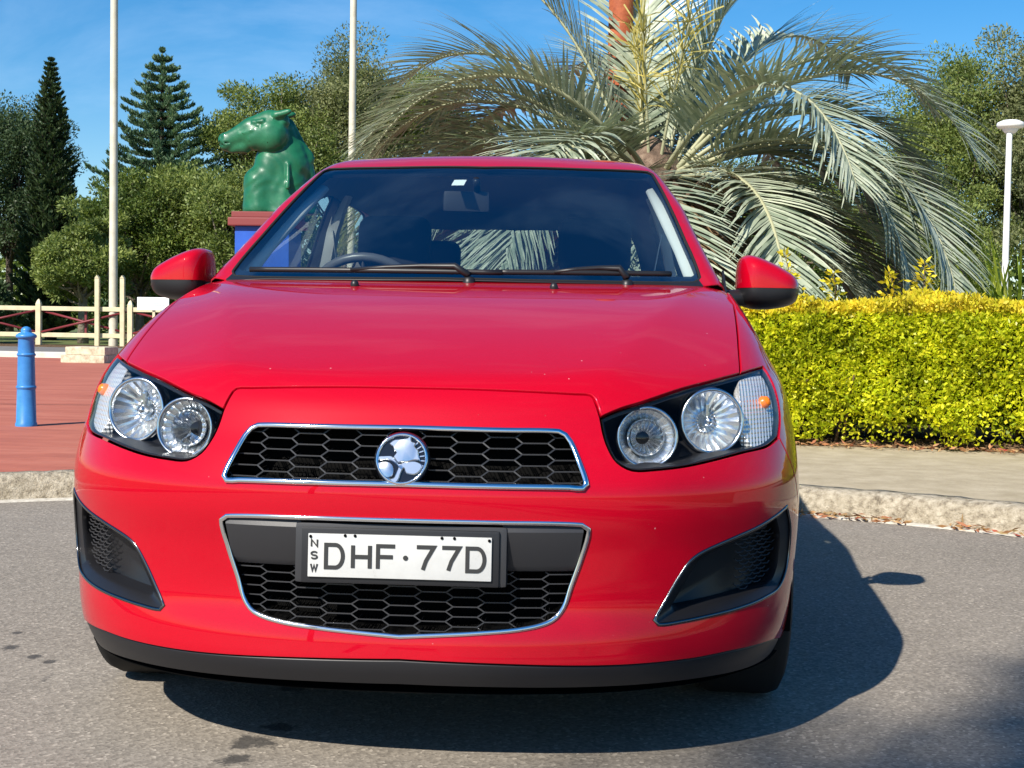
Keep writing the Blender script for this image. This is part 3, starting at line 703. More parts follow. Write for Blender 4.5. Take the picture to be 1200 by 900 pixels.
relief([bp(*q) for q in [(225,410),(290,400),(380,400),(420,440),(460,485),(540,470),(650,455),(735,500),(720,560),(660,610),(600,610),(545,590),(525,540),(495,600),(470,680),(430,715),(350,665),(410,655),(440,590),(455,520),(400,470),(330,445),(235,450)]],'badge_lion',.008,.0115)
relief([bp(*q) for q in [(215,485),(270,468),(340,465),(395,500),(415,560),(405,630),(350,655),(300,640),(250,580)]],'badge_wheel',.006,.0115)
for k in range(6):
    a=rad(48-13*k); MB().box(bc+bx*(BR*.78*math.cos(a))+bz*(BR*.78*math.sin(a))+bn*.005,(.010,.0015,.0022),R=Matrix((bx*math.cos(a)+bz*math.sin(a),-bn,-bx*math.sin(a)+bz*math.cos(a))).transposed()).build('badge_rib',MATS['satin_chrome'],BDG)
# ---- fog-lamp pockets
def fog(s):
    X=FOG if s>0 else mir(FOG)
    X=FR.lift(FR.to2(X)); n=grad(Fbody,X); k=len(X)
    c=X.mean(0)
    # rim ring in steps towards a deeper floor
    def ring(sc,dx,dep): 
        Y=c+(X-c)*sc; Y[:,0]+=s*dx; Y2=FR.lift(FR.to2(Y)); return Y2-grad(Fbody,Y2)*dep
    R0=X-n*.002; cen=np.array([s*.70,0,.415])
    def ring2(sc,dep,dz=0): 
        q=FRONT.lift(np.array([[s*.70,.415]]))[0]; Y=q+(X-q)*sc; Y[:,2]+=dz; Y2=FR.lift(FR.to2(Y)); return Y2+np.array([-s*.25,.97,0])*dep
    rings=[R0,ring2(.985,.004),ring2(.80,.020,.0),ring2(.755,.034),ring2(.74,.075)]
    v=[q for r_ in rings for q in r_]; f=[]
    for L in range(len(rings)-1):
        for i in range(k): f.append((L*k+i,L*k+(i+1)%k,(L+1)*k+(i+1)%k,(L+1)*k+i))
    v.append(rings[-1].mean(0)); f+=[((len(rings)-1)*k+i,(len(rings)-1)*k+(i+1)%k,len(v)-1) for i in range(k)]
    mb=MB();mb.add(v,f);P=mb.build('fog_lamp_pocket',MATS['pocket_black'],CAR,autos=.9)
    # small honeycomb insert at the outer end
    mb=MB(); inner=rings[3]; pol=inner[:,[0,2]]
    for j in range(17):
        z=.350+.0092*j
        for i in range(4):
            x=s*(.715+.022*i+(.011 if j%2 else 0))
            if inpoly(np.array([[x,z]]),pol)[0]:
                q=FRONT.lift(np.array([[x,z]]))[0]+np.array([-s*.25,.97,0])*.050
                d=np.array([s*.011,.010,0]); u_=np.array([0,0,.0046]); mb.tube([q-d+u_,q-d*.55,q+d*.55,q+d+u_],.0016,5)
    mb.build('honeycomb_insert',MATS['grey_plastic'],P)
    MB().loop_tube(X+n*.000,.0042,8,.7,n).build('pocket_edge_glint',MATS['edge_glint_metal'],P,smooth=True)  # bead added along the pocket edge, standing in for reflections on gloss black
    return P
fog(1); fog(-1)
# ---- headlights
HLX=join(HLt1,HLt2,HLo,HLb)
def headlight(s):
    X=HLX if s>0 else mir(HLX)
    H=empty('headlight',(s*.62,.28,.72),CAR)
    panel('lens',FR,X,MATS['lamp_glass'],H,gap=.003,off=-.001,sp=.02,flange=.02,bevel=.003)
    Xl=FR.lift(FR.to2(X)); n=grad(Fbody,Xl); k=len(Xl); A_,_,_=shift(FR,Xl,.0035)
    dp=np.array([-s*.18,.98,0])
    R0=A_-n*.004; R1=A_-n*.010; A2,_,_=shift(FR,Xl,.009); R2=A2-n*.012; R3=A2+dp*.10
    v=[q for r_ in (R0,R1,R2,R3) for q in r_]; f=[(L*k+i,L*k+(i+1)%k,(L+1)*k+(i+1)%k,(L+1)*k+i) for L in range(3) for i in range(k)]
    v.append(R3.mean(0)+dp*.02); f+=[(3*k+i,3*k+(i+1)%k,len(v)-1) for i in range(k)]
    mb=MB();mb.add(v,f);mb.build('housing',MATS['housing_black'],H,autos=.6)
    def lamp(x,z,r,kind,ax):
        q=Vector(FRONT.lift(np.array([[s*x,z]]))[0]); a=Vector((s*ax[0],ax[1],ax[2])).normalized(); o=q-a*(.022+r*.30)
        MB().lathe([(r*.93,-.03),(r*1.06,-.03),(r*1.10,-.004),(r*1.07,.006),(r*1.0,.008),(r*.95,.002),(r*.94,-.01)],o,a,48).build('bezel',MATS['satin_chrome'],H,smooth=True)
        mb=MB()
        nseg=40
        prof=[(r*.95*t,-.052+.050*t*t) for t in (.16,.3,.45,.6,.75,.88,1.0)]
        mb.lathe(prof,o,a,nseg)
        vv=[]
        e1=a.cross(Vector((0,0,1))).normalized(); e2=e1.cross(a)
        for i,p_ in enumerate(mb.v):
            ring=i//nseg;kk=i%nseg; w_=.0022*((kk%2)-.5)*(ring>0) ; vv.append(tuple(Vector(p_)+a*w_*(1.6 if kind=='outer' else 1.0)))
        mb.v=vv
        mb.build('reflector',MATS['lamp_silver'],H,autos=.25)
        if kind=='inner':
            MB().lathe([(r*.16,-.052),(r*.62,-.034),(r*.66,-.012),(r*.60,-.006)],o,a,36).build('projector_shroud',MATS['satin_chrome'],H,smooth=True)
            MB().lathe([(r*.60,-.010)]+[(r*.60*math.cos(rad(t)),-.010+.020*math.sin(rad(t))) for t in (15,30,45,60,75,89)],o,a,36).build('projector_lens',MATS['bulb_glass'],H,smooth=True)
        else:
            MB().lathe([(r*.15,-.052),(r*.17,-.020),(r*.13,-.012),(0,-.010)],o,a,20).build('bulb_shield',MATS['satin_chrome'],H,smooth=True)
            MB().lathe([(r*.34,-.046),(r*.36,-.040),(r*.33,-.037)],o,a,30).build('bulb_ring',MATS['chrome'],H,smooth=True)
            MB().box(o-a*.03+e2*r*.30+e1*.0,(r*.10,.02,r*.62),bev=.003).build('bulb_holder',MATS['satin_chrome'],H)
    lamp(.500,.702,.0610,'inner',(.16,-1,.10)); lamp(.647,.732,.0670,'outer',(.26,-1,.10))
    # indicator corner: bright reflector plate, amber bulb
    co=cr([(.700,.42,.815),(.735,.47,.828),(.765,.53,.833),(.782,.52,.80),(.794,.48,.76),(.797,.44,.72),(.788,.38,.688),(.735,.31,.676),(.712,.30,.72)],.01,True); co=co if s>0 else mir(co)
    panel('indicator_reflector',FR,co,MATS['chrome_fluted'],H,gap=.001,off=-.013,sp=.012,flange=.02)
    q=FR.lift(FR.to2(np.array([[s*.764,.44,.765]])))[0]; nn=grad(Fbody,q[None])[0]; q=Vector(q-nn*.014)
    MB().lathe([(.002,.018),(.010,.015),(.0145,.006),(.016,-.006),(.016,-.02)],q,Vector(nn),18).build('indicator_bulb',MATS['amber_plastic'],H,smooth=True)
    q2=q+Vector((0,0,-.03)); MB().box(q2,(.03,.012,.020),rz=s*1.0,bev=.003).build('amber_reflector',MATS['amber_plastic'],H)
    return H
mat('bulb_glass',(.85,.87,.9),.02,trans=1.0,ior=1.45)
m=mat('chrome_fluted',(.90,.90,.88),.24,.6); t=node(m,'ShaderNodeTexCoord'); wv=node(m,'ShaderNodeTexWave'); wv.bands_direction='Z'; wv.inputs['Scale'].default_value=32; lk(m,t.outputs['Object'],wv.inputs['Vector']); wv2=node(m,'ShaderNodeTexWave'); wv2.bands_direction='X'; wv2.inputs['Scale'].default_value=40; lk(m,t.outputs['Object'],wv2.inputs['Vector']); bump(m,mixc(m,.5,wv.outputs[0],wv2.outputs[0]),.9,.004)
headlight(1); headlight(-1)
# ---- greenhouse
TOP=Flat(Fcab,2,1.9,.7,1)
TOPN=TOP
belt=[(0,1.012),(.2,1.020),(.4,1.049),(.56,1.088),(.672,1.118),(.742,1.20),(.7445,1.6),(.7445,3.0),(.738,3.4),(.68,3.70),(.4,3.83),(0,3.855)]
def t3(P): P=np.asarray(P,float); return np.column_stack([P[:,0],P[:,1],np.full(len(P),1.2)])
bh=t3(cr(belt,.03)); BELT=join(bh,mir(bh[::-1]))
wsb=cr([(0,1.022),(.2,1.030),(.4,1.06),(.56,1.10),(.648,1.132)],.025); wss=cr([(.648,1.132),(.666,1.165),(.628,1.42),(.586,1.67),(.549,1.855)],.025); wst=cr([(.549,1.855),(.534,1.872),(.49,1.864),(.30,1.825),(0,1.800)],.025)
wh=join(t3(wsb),t3(wss),t3(wst)); WS=join(wh,mir(wh[::-1]))
def wq(pts): return t3(cr(pts,.03,True))
def xz(z): return float(W2(z))
fwin=join(t3(cr([(.730,1.36),(.731,1.7),(.731,2.33)],.04)),t3(cr([(.731,2.33),(.66,2.31),(.602,2.28)],.03)),t3(cr([(.602,2.28),(.601,2.12),(.606,2.03),(.640,1.80),(.690,1.52),(.730,1.36)],.03)))
rwin=join(t3(cr([(.731,2.43),(.731,3.0)],.04)),t3(cr([(.731,3.0),(.70,3.12),(.655,3.17)],.03)),t3(cr([(.655,3.17),(.612,3.0),(.602,2.75),(.602,2.38)],.03)),t3(cr([(.602,2.38),(.66,2.41),(.731,2.43)],.03)))
bkh=t3(cr([(0,3.80),(.40,3.775),(.56,3.735),(.585,3.70),(.545,3.58),(.50,3.53),(.30,3.545),(0,3.555)],.03)); BK=join(bkh,mir(bkh[::-1]))
wins=[WS,fwin,mir(fwin),rwin,mir(rwin),BK]
RF=panel('roof_and_pillars',TOP,BELT,MATS['red_paint'],CAR,holes=wins,gap=.0,sp=(.022,.03),flange=.004,off=-.002)
RF.data.materials.append(MATS['black_plastic'])
for p_ in RF.data.polygons:
    q=p_.center; 
    if abs(q.x)<.662 and q.y<1.032+.25*q.x**2 and q.z<1.10: p_.material_index=1
panel('headlining',TOP,BELT,MATS['headliner_grey'],CAR,holes=wins,gap=.0,sp=(.035,.05),flange=.0,off=-.035)
WG=panel('windscreen',TOP,WS,MATS['windscreen_glass'],CAR,gap=.004,sp=(.035,.035),flange=0,off=-.006)
fi,_,_=shift(TOP,TOP.lift(TOP.to2(WS)),.011); fi[:,1]+=np.where(fi[:,2]<1.12,.034,0)
panel('windscreen_border',TOP,WS,MATS['gloss_black'],WG,holes=[fi],gap=.001,sp=.03,flange=0,off=-.009)
def reveal(X,par):
    X=TOP.lift(TOP.to2(X)); n=grad(Fcab,X); k=len(X); return mobj('window_frame',list(X-n*.005)+list(X-n*.036),[(i,(i+1)%k,k+(i+1)%k,k+i) for i in range(k)],MATS['black_plastic'],par)
for nm,w_ in (('front_side_window',fwin),('front_side_window',mir(fwin)),('rear_side_window',rwin),('rear_side_window',mir(rwin)),('rear_window',BK)):
    g=panel(nm,TOP,w_,MATS['side_glass' if nm!='rear_window' else 'rear_glass'],CAR,gap=.003,sp=(.03,.05),flange=0,off=-.008)
    Xs=TOP.lift(TOP.to2(w_)); MB().loop_tube(Xs-grad(Fcab,Xs)*.001,.008,8,.6,grad(Fcab,Xs)).build('window_seal',MATS['rubber'],g,smooth=True); reveal(w_,g)
reveal(WS,WG)
Xs=TOP.lift(TOP.to2(WS)); ns=grad(Fcab,Xs); kk=[i for i in range(len(Xs)) if Xs[i,2]>1.075]
MB().loop_tube(Xs-ns*.004,.0045,8,.6,ns).build('windscreen_seal',MATS['rubber'],WG,smooth=True)
# cowl panel between hood and windscreen
cw=np.concatenate([mir(CW[::-1])[:-1],CW]); v=[];kc=len(cw)
for q in cw:
    yb=q[1]; v+=[(q[0],yb-.03,q[2]-.030),(q[0],yb+.004,q[2]-.010),(q[0],yb+.03,q[2]+.000),(q[0],yb+.075,q[2]+.004),(q[0],yb+.13,q[2]-.02)]
f=[(i*5+j,(i+1)*5+j,(i+1)*5+j+1,i*5+j+1) for i in range(kc-1) for j in range(4)]
mobj('cowl_panel',v,f,MATS['black_plastic'],CAR)
# washer nozzles
for s in (1,-1):
    q=FR.lift(FR.to2(np.array([[s*.262,.93,1.02]])))[0]; MB().lathe([(.010,-.004),(.0115,.004),(.009,.012),(.003,.016)],Vector(q),(0,-.15,1),14).build('washer_nozzle',MATS['black_plastic'],CAR,smooth=True)
# wipers
def wsp(x,y,d=.02):
    q=TOP.lift(np.array([[x,y]]))[0]; n=grad(Fcab,q[None])[0]; return Vector(q+n*d)
def gl(x,d): return 1.022+.25*x*x+d
def wiper(px,bx0,bx1,d0,d1,ax):
    Wp=empty('wiper',(px,gl(px,.0),1.05),CAR); py=gl(px,-.005)
    pts=[(px,py,1.062)]+[tuple(wsp(px+(ax-px)*t,gl(px+(ax-px)*t,d0+(d1-d0)*t+.010*math.sin(math.pi*t)+.004),.026-.010*t)) for t in (.12,.4,.7,1.0)]
    MB().tube(pts,[.013,.012,.009,.008,.006],8,flat=.8).build('wiper_arm',MATS['black_plastic'],Wp,smooth=True)
    MB().tube([wsp(bx0+(bx1-bx0)*i/14,gl(bx0+(bx1-bx0)*i/14,d0+(d1-d0)*i/14+.006),.011) for i in range(15)],.0095,6,flat=.9).build('wiper_blade',MATS['black_plastic'],Wp,smooth=True)
    MB().lathe([(.0,.024),(.014,.021),(.018,.006),(.018,-.01)],Vector((px,py,1.036)),(0,-.2,1),14).build('wiper_pivot',MATS['black_plastic'],Wp,smooth=True)
wiper(.03,-.60,.12,.010,.004,-.30)
wiper(.46,.58,.10,.016,.006,.26)
# interior
MB().add(*(lambda g:(g[0],g[1]))((lambda nx,rows:([(x*(r_[2]),r_[0]+.16*x*x*(1 if r_[0]<1.4 else .3),r_[1]) for r_ in rows for x in np.linspace(-1,1,nx)],[(j*nx+i,j*nx+i+1,(j+1)*nx+i+1,(j+1)*nx+i) for j in range(len(rows)-1) for i in range(nx-1)]))(15,[(1.04,1.00,.66),(1.15,1.020,.67),(1.40,1.025,.68),(1.55,.99,.69),(1.60,.90,.69),(1.58,.55,.69)]))).build('dashboard',MATS['interior_dark'],CAR,smooth=True)
sw=MB(); swc=Vector((-.36,1.66,.975)); swn=Vector((0,-.86,-.50)).normalized()*-1
e1=Vector((1,0,0)); e2=swn.cross(e1)
SWO=empty('steering_wheel',swc,CAR)
MB().loop_tube([swc+e1*.185*math.cos(a)+e2*.185*math.sin(a) for a in np.linspace(0,2*math.pi,40,endpoint=False)],.0155,10,1,[swn]*40).build('rim',MATS['interior_vinyl'] if 'interior_vinyl' in MATS else mat('interior_vinyl',(.09,.09,.095),.35),SWO,smooth=True)
MB().box(swc-swn*.02,(.15,.12,.05),bev=.02,R=Matrix((e1,e2,swn)).transposed()).build('hub',MATS['interior_dark'],SWO,autos=.6)
for a in (10,170,270): MB().tube([swc+(e1*math.cos(rad(a))+e2*math.sin(rad(a)))*.05-swn*.01,swc+(e1*math.cos(rad(a))+e2*math.sin(rad(a)))*.18],[.02,.013],8,flat=.5).build('spoke',MATS['interior_dark'],SWO,smooth=True)
def seat(x,y,w,rear=False):
    S=empty('rear_seat' if rear else 'front_seat',(x,y,.3),CAR)
    def Fs(P):
        q=P-np.array([x,y,.0]); lean=.28
        yy=q[...,1]-(q[...,2]-.5)*lean
        a=np.abs(q[...,0])/w; bol=.05*np.clip(a-.55,0,1)**1*2
        dx=np.maximum(np.abs(q[...,0])-w+.05,0); dy=np.maximum(np.abs(yy+bol*.5)-.05,0); dz=np.maximum(np.abs(q[...,2]-.78)-.27,0)
        return np.sqrt(dx**2+dy**2+dz**2)-.05
    P,f=surface_nets(Fs,(x-w-.05,y-.3,.4),(x+w+.05,y+.4,1.2),.035); mobj('backrest',P,f,MATS['seat_cloth'],S)
    MB().box((x,y-.25,.50),(w*2,.5,.18),bev=.06).build('cushion',MATS['seat_cloth'],S,autos=.8)
    def Fh(P,x=x,y=y):
        q=P-np.array([x,y+.20,1.215]); dx=np.maximum(np.abs(q[...,0])-.085,0);dy=np.maximum(np.abs(q[...,1]-.1*q[...,2])-.02,0);dz=np.maximum(np.abs(q[...,2])-.055,0)
        return np.sqrt(dx**2+dy**2+dz**2)-.045
    for hx in ((0,) if not rear else (-.35,.35)):
        P,f=surface_nets(lambda Q,hx=hx:Fh(Q-np.array([hx,0,-.03 if rear else 0])),(x+hx-.2,y,1.0),(x+hx+.2,y+.4,1.4),.025); mobj('headrest',P,f,MATS['seat_cloth'],S)
        for dx in (-.05,.05): MB().tube([(x+hx+dx,y+.16,1.0),(x+hx+dx,y+.2,1.2)],.006,6).build('headrest_stem',MATS['steel'],S,smooth=True)
seat(-.36,2.02,.24); seat(.36,2.02,.24); seat(0,2.95,.62,True)
MB().box((0,3.45,1.0),(1.2,.5,.02)).build('parcel_shelf',MATS['interior_dark'],CAR)
MB().box((0,2.3,.30),(1.4,2.2,.04)).build('cabin_floor',MATS['interior_dark'],CAR)
for s in (1,-1):
    MB().box((s*.70,1.95,.75),(.03,1.2,.46),bev=.01).build('door_trim',MATS['interior_dark'],CAR)
    # seat belt pillar trim and belt
    v=[]
    for (xx,yy,zz,hw) in ((.690,2.385,.95,.075),(.672,2.38,1.05,.068),(.650,2.37,1.15,.06),(.627,2.355,1.26,.055),(.600,2.345,1.34,.05),(.575,2.335,1.395,.045)):
        v+=[(s*xx,yy-hw,zz),(s*(xx-.032),yy-hw*.6,zz),(s*(xx-.032),yy+hw*.6,zz),(s*xx,yy+hw,zz)]
    mb=MB(); mb.add(v,[(4*i+j,4*i+j+1,4*i+j+5,4*i+j+4) for i in range(5) for j in range(3)]+[(0,1,2,3),(20,21,22,23)]); mb.build('pillar_trim',MATS['interior_grey'],CAR,autos=.8)
    MB().tube([(s*.668,1.27,1.055),(s*.640,1.42,1.15),(s*.597,1.65,1.27),(s*.555,1.86,1.375)],[.036,.036,.034,.028],10,flat=.5).build('pillar_trim',MATS['interior_grey'],CAR,smooth=True)
    MB().tube([(s*.60,2.30,1.26),(s*.57,2.24,1.10),(s*.53,2.2,.85)],.022,6,flat=.1).build('seat_belt',MATS['interior_grey'],CAR)
# rear-view mirror, sticker
q=wsp(-.02,1.72,-.055); MR=MB().box(q+Vector((-.035,.0,-.035)),(.150,.03,.068),bev=.014,rz=.16).build('rear_view_mirror',MATS['grey_plastic'],CAR,autos=.8)
MB().tube([wsp(-.02,1.70,-.008),q],.012,8).build('mirror_stalk',MATS['black_plastic'],MR,smooth=True)
sv=[wsp(a,b,-.0085) for a,b in ((-.095,1.655),(-.055,1.655),(-.050,1.70),(-.090,1.70))]; mobj('windscreen_sticker',sv,[(0,1,2,3)],MATS['paper_white'],CAR,smooth=False)
# ---- door mirrors
def door_mirror(s):
    D=empty('door_mirror',(s*.77,1.36,1.0),CAR)
    cx,cz=.875,1.06
    outl=[(.787,1.045),(.787,1.075),(.789,1.11),(.797,1.137),(.815,1.146),(.840,1.143),(.88,1.128),(.92,1.108),(.955,1.085),(.968,1.062),(.970,1.045),(.966,1.02),(.952,1.003),(.92,.992),(.87,.986),(.83,.988),(.80,1.0),(.789,1.02)]
    O_=cr(outl,.006,True); ang=np.arctan2(O_[:,1]-cz,O_[:,0]-cx); rr_=np.hypot(O_[:,0]-cx,O_[:,1]-cz); od=np.argsort(ang); ang=ang[od];rr_=rr_[od]
    ang=np.concatenate([ang-2*np.pi,ang,ang+2*np.pi]); rr_=np.tile(rr_,3)
    def Fm(P):
        x=s*P[...,0]-cx;z=P[...,2]-cz; r=np.hypot(x,z)/np.interp(np.arctan2(z,x),ang,rr_)
        t=np.clip((1.405-P[...,1]+.10*(x-.0))/.125,-1,9)
        return (np.clip(r,0,9)**4.2+np.abs(t)**2.6)**(1/3.4)-1
    P,f=surface_nets(Fm,(min(s*.76,s*1.0),1.25,.96),(max(s*.76,s*1.0),1.42,1.17),.0065)
    P=np.array(P)
    up_=[q for q in f if np.mean(P[list(q),2])>1.048+.010*0]; lo_=[q for q in f if np.mean(P[list(q),2])<=1.048]
    P2=P.copy(); 
    def sub(name,fc,m,shr):
        ids=sorted({i for q in fc for i in q}); mp_={a:b for b,a in enumerate(ids)}; V=P[ids].copy()
        if shr: c=np.array([s*cx,1.36,cz]); V=c+(V-c)*(1-shr)
        # straighten the split line
        for j in range(len(V)):
            if abs(V[j,2]-1.048)<.0045: V[j,2]=1.048
        return mobj(name,V,[tuple(mp_[i] for i in q) for q in fc],m,D)
    sub('mirror_cap',up_,MATS['red_paint'],0); sub('mirror_base',lo_,MATS['black_plastic'],.012)
    MB().prism([(s*.795-s*cx,1.0-cz),(s*.955-s*cx,1.01-cz),(s*.955-s*cx,1.07-cz),(s*.82-s*cx,1.13-cz),(s*.797-s*cx,1.11-cz)],(s*cx,1.425,cz),(1,0,0),(0,0,1),-.004).build('mirror_glass',MATS['chrome'],D)
    MB().tube([(s*.70,1.325,1.012),(s*.75,1.325,1.016),(s*.80,1.345,1.020),(s*.84,1.36,1.02)],[.036,.032,.030,.032],12,flat=.8).build('mirror_arm',MATS['black_plastic'],D,smooth=True)
    MB().prism([(1.22,1.02),(1.37,1.02),(1.37,1.10)],(s*.742,0,0),(0,1,0),(0,0,1),.006*s).build('mirror_sail',MATS['black_plastic'],D)
door_mirror(1); door_mirror(-1)
# ---- wheels
def wheel(s,yc):
    Wh=empty('wheel',(s*.755,yc,AZ_),CAR); o=Vector((s*.755,yc,AZ_)); ax=Vector((s,0,0))
    MB().lathe([(.215,-.085),(.24,-.10),(.285,-.103),(.307,-.092),(.3155,-.07),(.316,0),(.3155,.07),(.307,.092),(.285,.103),(.24,.10),(.215,.085)],o,ax,56).build('tyre',MATS['rubber'],Wh,smooth=True)
    MB().lathe([(.20,-.08),(.19,-.06),(.19,.05),(.205,.08),(.218,.088),(.222,.084)],o,ax,48).build('rim',MATS['alloy'],Wh,smooth=True)
    sp=MB(); e1=Vector((0,1,0));e2=Vector((0,0,1))
    for k in range(5):
        a=2*math.pi*k/5+.3; d=e1*math.cos(a)+e2*math.sin(a); t=-e1*math.sin(a)+e2*math.cos(a)
        sp.add([o+ax*.060+d*.03+t*.03,o+ax*.060+d*.03-t*.03,o+ax*.072+d*.205-t*.022,o+ax*.072+d*.205+t*.022,o+ax*.03+d*.03+t*.04,o+ax*.03+d*.03-t*.04,o+ax*.03+d*.205-t*.03,o+ax*.03+d*.205+t*.03],[(0,1,2,3),(0,4,5,1),(1,5,6,2),(2,6,7,3),(3,7,4,0),(4,7,6,5)])
    sp.build('spokes',MATS['alloy'],Wh); MB().lathe([(0,.075),(.03,.073),(.055,.062),(.06,.03)],o,ax,24).build('hub_cap',MATS['alloy'],Wh,smooth=True)
    MB().lathe([(.0,.0),(.13,.0),(.13,.02),(.0,.02)],o,ax,32).build('brake_disc',MATS['steel'],Wh)
for s in (1,-1):
    for yc in (AY,AY+2.525): wheel(s,yc)
# tail lamps
for s in (1,-1):
    tl=[(s*.70,3.74,.93),(s*.60,3.86,.93),(s*.58,3.9,.72),(s*.66,3.82,.70),(s*.74,3.7,.74)]
    panel('tail_lamp',RE,cr(tl,.03,True),mat('tail_lamp_red',(.35,.005,.005),.15,coat=1) if 'tail_lamp_red' not in MATS else MATS['tail_lamp_red'],CAR,off=.004,sp=.03,flange=.01)
# ------------------------------------------------------------------ street furniture
m=mat('blue_paint',(.035,.20,.52),.38,coat=.2); setin(m,'Base Color',ramp(m,noise(m,9,5,.7),[(.3,(.028,.17,.46)),(.6,(.045,.225,.55)),(.8,(.07,.27,.58))])); bump(m,noise(m,30,4),.08,.004)
m=mat('cream_paint',(.60,.52,.33),.55); setin(m,'Base Color',ramp(m,noise(m,5,4),[(.3,(.54,.46,.29)),(.7,(.66,.58,.38))]))
m=mat('pole_paint',(.72,.69,.58),.5); setin(m,'Base Color',ramp(m,noise(m,3,4),[(.3,(.50,.46,.36)),(.7,(.64,.60,.48))]))
mat('maroon_paint',(.17,.022,.028),.5); mat('lamp_white',(.75,.75,.73),.4); mat('sign_white',(.85,.85,.83),.4)
m=mat('block_stone',(.55,.49,.36),.9); setin(m,'Base Color',ramp(m,noise(m,9,5,.7),[(.3,(.32,.25,.17)),(.5,(.56,.49,.35)),(.75,(.70,.64,.5))])); bump(m,noise(m,12,4),.5,.03)
bx0,by0=-3.84,7.11
BO=tag(empty('bollard',(bx0,by0,.128)),'blue ringed bollard with a domed cap on the red paving','bollard')
MB().lathe([(.078,0),(.078,.02),(.072,.03),(.066,.26),(.0655,.268)],(bx0,by0,.128),n=40).build('bollard_foot',MATS['blue_paint'],BO,autos=.6)
MB().lathe([(.0655,.268),(.066,.276),(.071,.280),(.0725,.288),(.071,.296),(.065,.300)],(bx0,by0,.128),n=40).build('ring',MATS['blue_paint'],BO,smooth=True)
MB().lathe([(.065,.30),(.0605,.512),(.0605,.52)],(bx0,by0,.128),n=40).build('shaft',MATS['blue_paint'],BO,smooth=True)
MB().lathe([(.0605,.516),(.066,.520),(.0675,.527),(.066,.534),(.060,.538)],(bx0,by0,.128),n=40).build('ring',MATS['blue_paint'],BO,smooth=True)
MB().lathe([(.060,.538),(.057,.64),(.060,.646),(.072,.652),(.075,.662),(.072,.672),(.055,.684),(.040,.69),(.036,.694),(.038,.702),(.036,.714),(.026,.726),(.012,.733),(0,.735)],(bx0,by0,.128),n=40).build('cap',MATS['blue_paint'],BO,smooth=True)
# flagpoles
def pole(x,y,h,r,label):
    P=tag(empty('flagpole',(x,y,.13)),label,'pole','pale flagpoles behind the car')
    MB().lathe([(r*1.05,0),(r*1.0,.5),(r*.80,h),(0,h)],(x,y,.13),n=20).build('shaft',MATS['pole_paint'],P,autos=.6)
    MB().lathe([(r*.4,0),(r*1.1,.06),(r*1.1,.14),(r*.3,.22),(0,.23)],(x,y,.13+h),n=16).build('finial',MATS['pole_paint'],P,smooth=True)
    return P
P=pole(-13.93,36.5,13,.125,'pale flagpole clamped between two cream posts by the fence')
for dx in (-.40,.35):
    MB().box((-13.93+dx,36.3,1.05),(.13,.12,2.1),bev=.02).build('support_post',MATS['cream_paint'],P)
    MB().prism([(-.065,0),(.065,0),(0,.09)],(-13.93+dx,36.37,2.1),(1,0,0),(0,0,1),.14).build('post_cap',MATS['cream_paint'],P)
pole(-7.06,37.2,13,.115,'pale flagpole rising between the green statue and the palm')
# cream rail fence with maroon cross bracing
fz=.13
FN=tag(empty('fence',(-16,36.4,fz)),'cream post and rail fence with maroon diagonal braces','fence')
posts=[-22.0,-19.05,-16.12,-13.38,-10.6,-7.8,-5.0]
for x in posts:
    MB().box((x,36.4,fz+.59),(.15,.15,1.18),bev=.015).build('post',MATS['cream_paint'],FN)
    MB().lathe([(.0,.17),(.05,.13),(.10,.02),(.10,0)],(x,36.4,fz+1.18),n=4,a0=math.pi/4).build('post_cap',MATS['cream_paint'],FN)
for a,b in zip(posts[:-1],posts[1:]):
    c=(a+b)/2;w=b-a-.15
    MB().box((c,36.4,fz+1.07),(w,.07,.13),bev=.01).build('top_rail',MATS['cream_paint'],FN)
    MB().box((c,36.4,fz+.30),(w,.07,.13),bev=.01).build('bottom_rail',MATS['cream_paint'],FN)
    for (x0,z0,x1,z1) in ((a+.1,1.0,b-.1,.38),(a+.1,.38,b-.1,1.0)):
        y=36.44 if z0>z1 else 36.36
        MB().tube([(x0,y,fz+z0),(x1,y,fz+z1)],.036,6).build('brace',MATS['maroon_paint'],FN,smooth=True)
    MB().box((c,36.5,fz+.68),(.06,.04,.66)).build('brace_upright',MATS['maroon_paint'],FN)
# far second fence line (maroon), sign, stone block
SG=tag(empty('sign_board',(-12.1,34.6,.13)),'small white sign board standing in front of the cream fence','sign')
MB().box((-12.1,34.6,1.36),(.90,.05,.36),bev=.02).build('board',MATS['sign_white'],SG)
MB().box((-12.1,34.66,.75),(.07,.06,1.2)).build('post',MATS['cream_paint'],SG)
sm=mat('sign_grey_print',(.45,.47,.47),.6)
for k in range(2): MB().box((-11.92,34.573,1.37-.05*k),(.34-.05*k,.004,.03)).build('printed_line',sm,SG)
SB=tag(empty('stone_block',(-8.9,21.6,.128)),'low sandstone block with a stepped top on the red paving','block')
MB().box((-8.9,21.6,.128+.07),(.80,.8,.14),bev=.02).build('base_course',MATS['block_stone'],SB,autos=.5)
MB().box((-8.88,21.62,.128+.215),(.73,.70,.145),bev=.025).build('top_course',MATS['block_stone'],SB,autos=.5)
# lamp post on the right
LP=tag(empty('lamp_post',(6.80,19.85,.13)),'white lamp post with a flat round head behind the hedge','street lamp')
MB().lathe([(.060,0),(.055,.4),(.045,4.02),(.04,4.05)],(6.82,19.87,.13),n=20).build('shaft',MATS['lamp_white'],LP,smooth=True)
MB().lathe([(.05,0),(.09,.02),(.12,.06),(.13,.10)],(6.84,19.9,4.12),n=24).build('collar',MATS['lamp_white'],LP,smooth=True)
MB().lathe([(.11,.0),(.20,.02),(.215,.06),(.20,.10),(.12,.135),(0,.15)],(6.84,19.9,4.20),n=32).build('lamp_head',MATS['lamp_white'],LP,smooth=True)
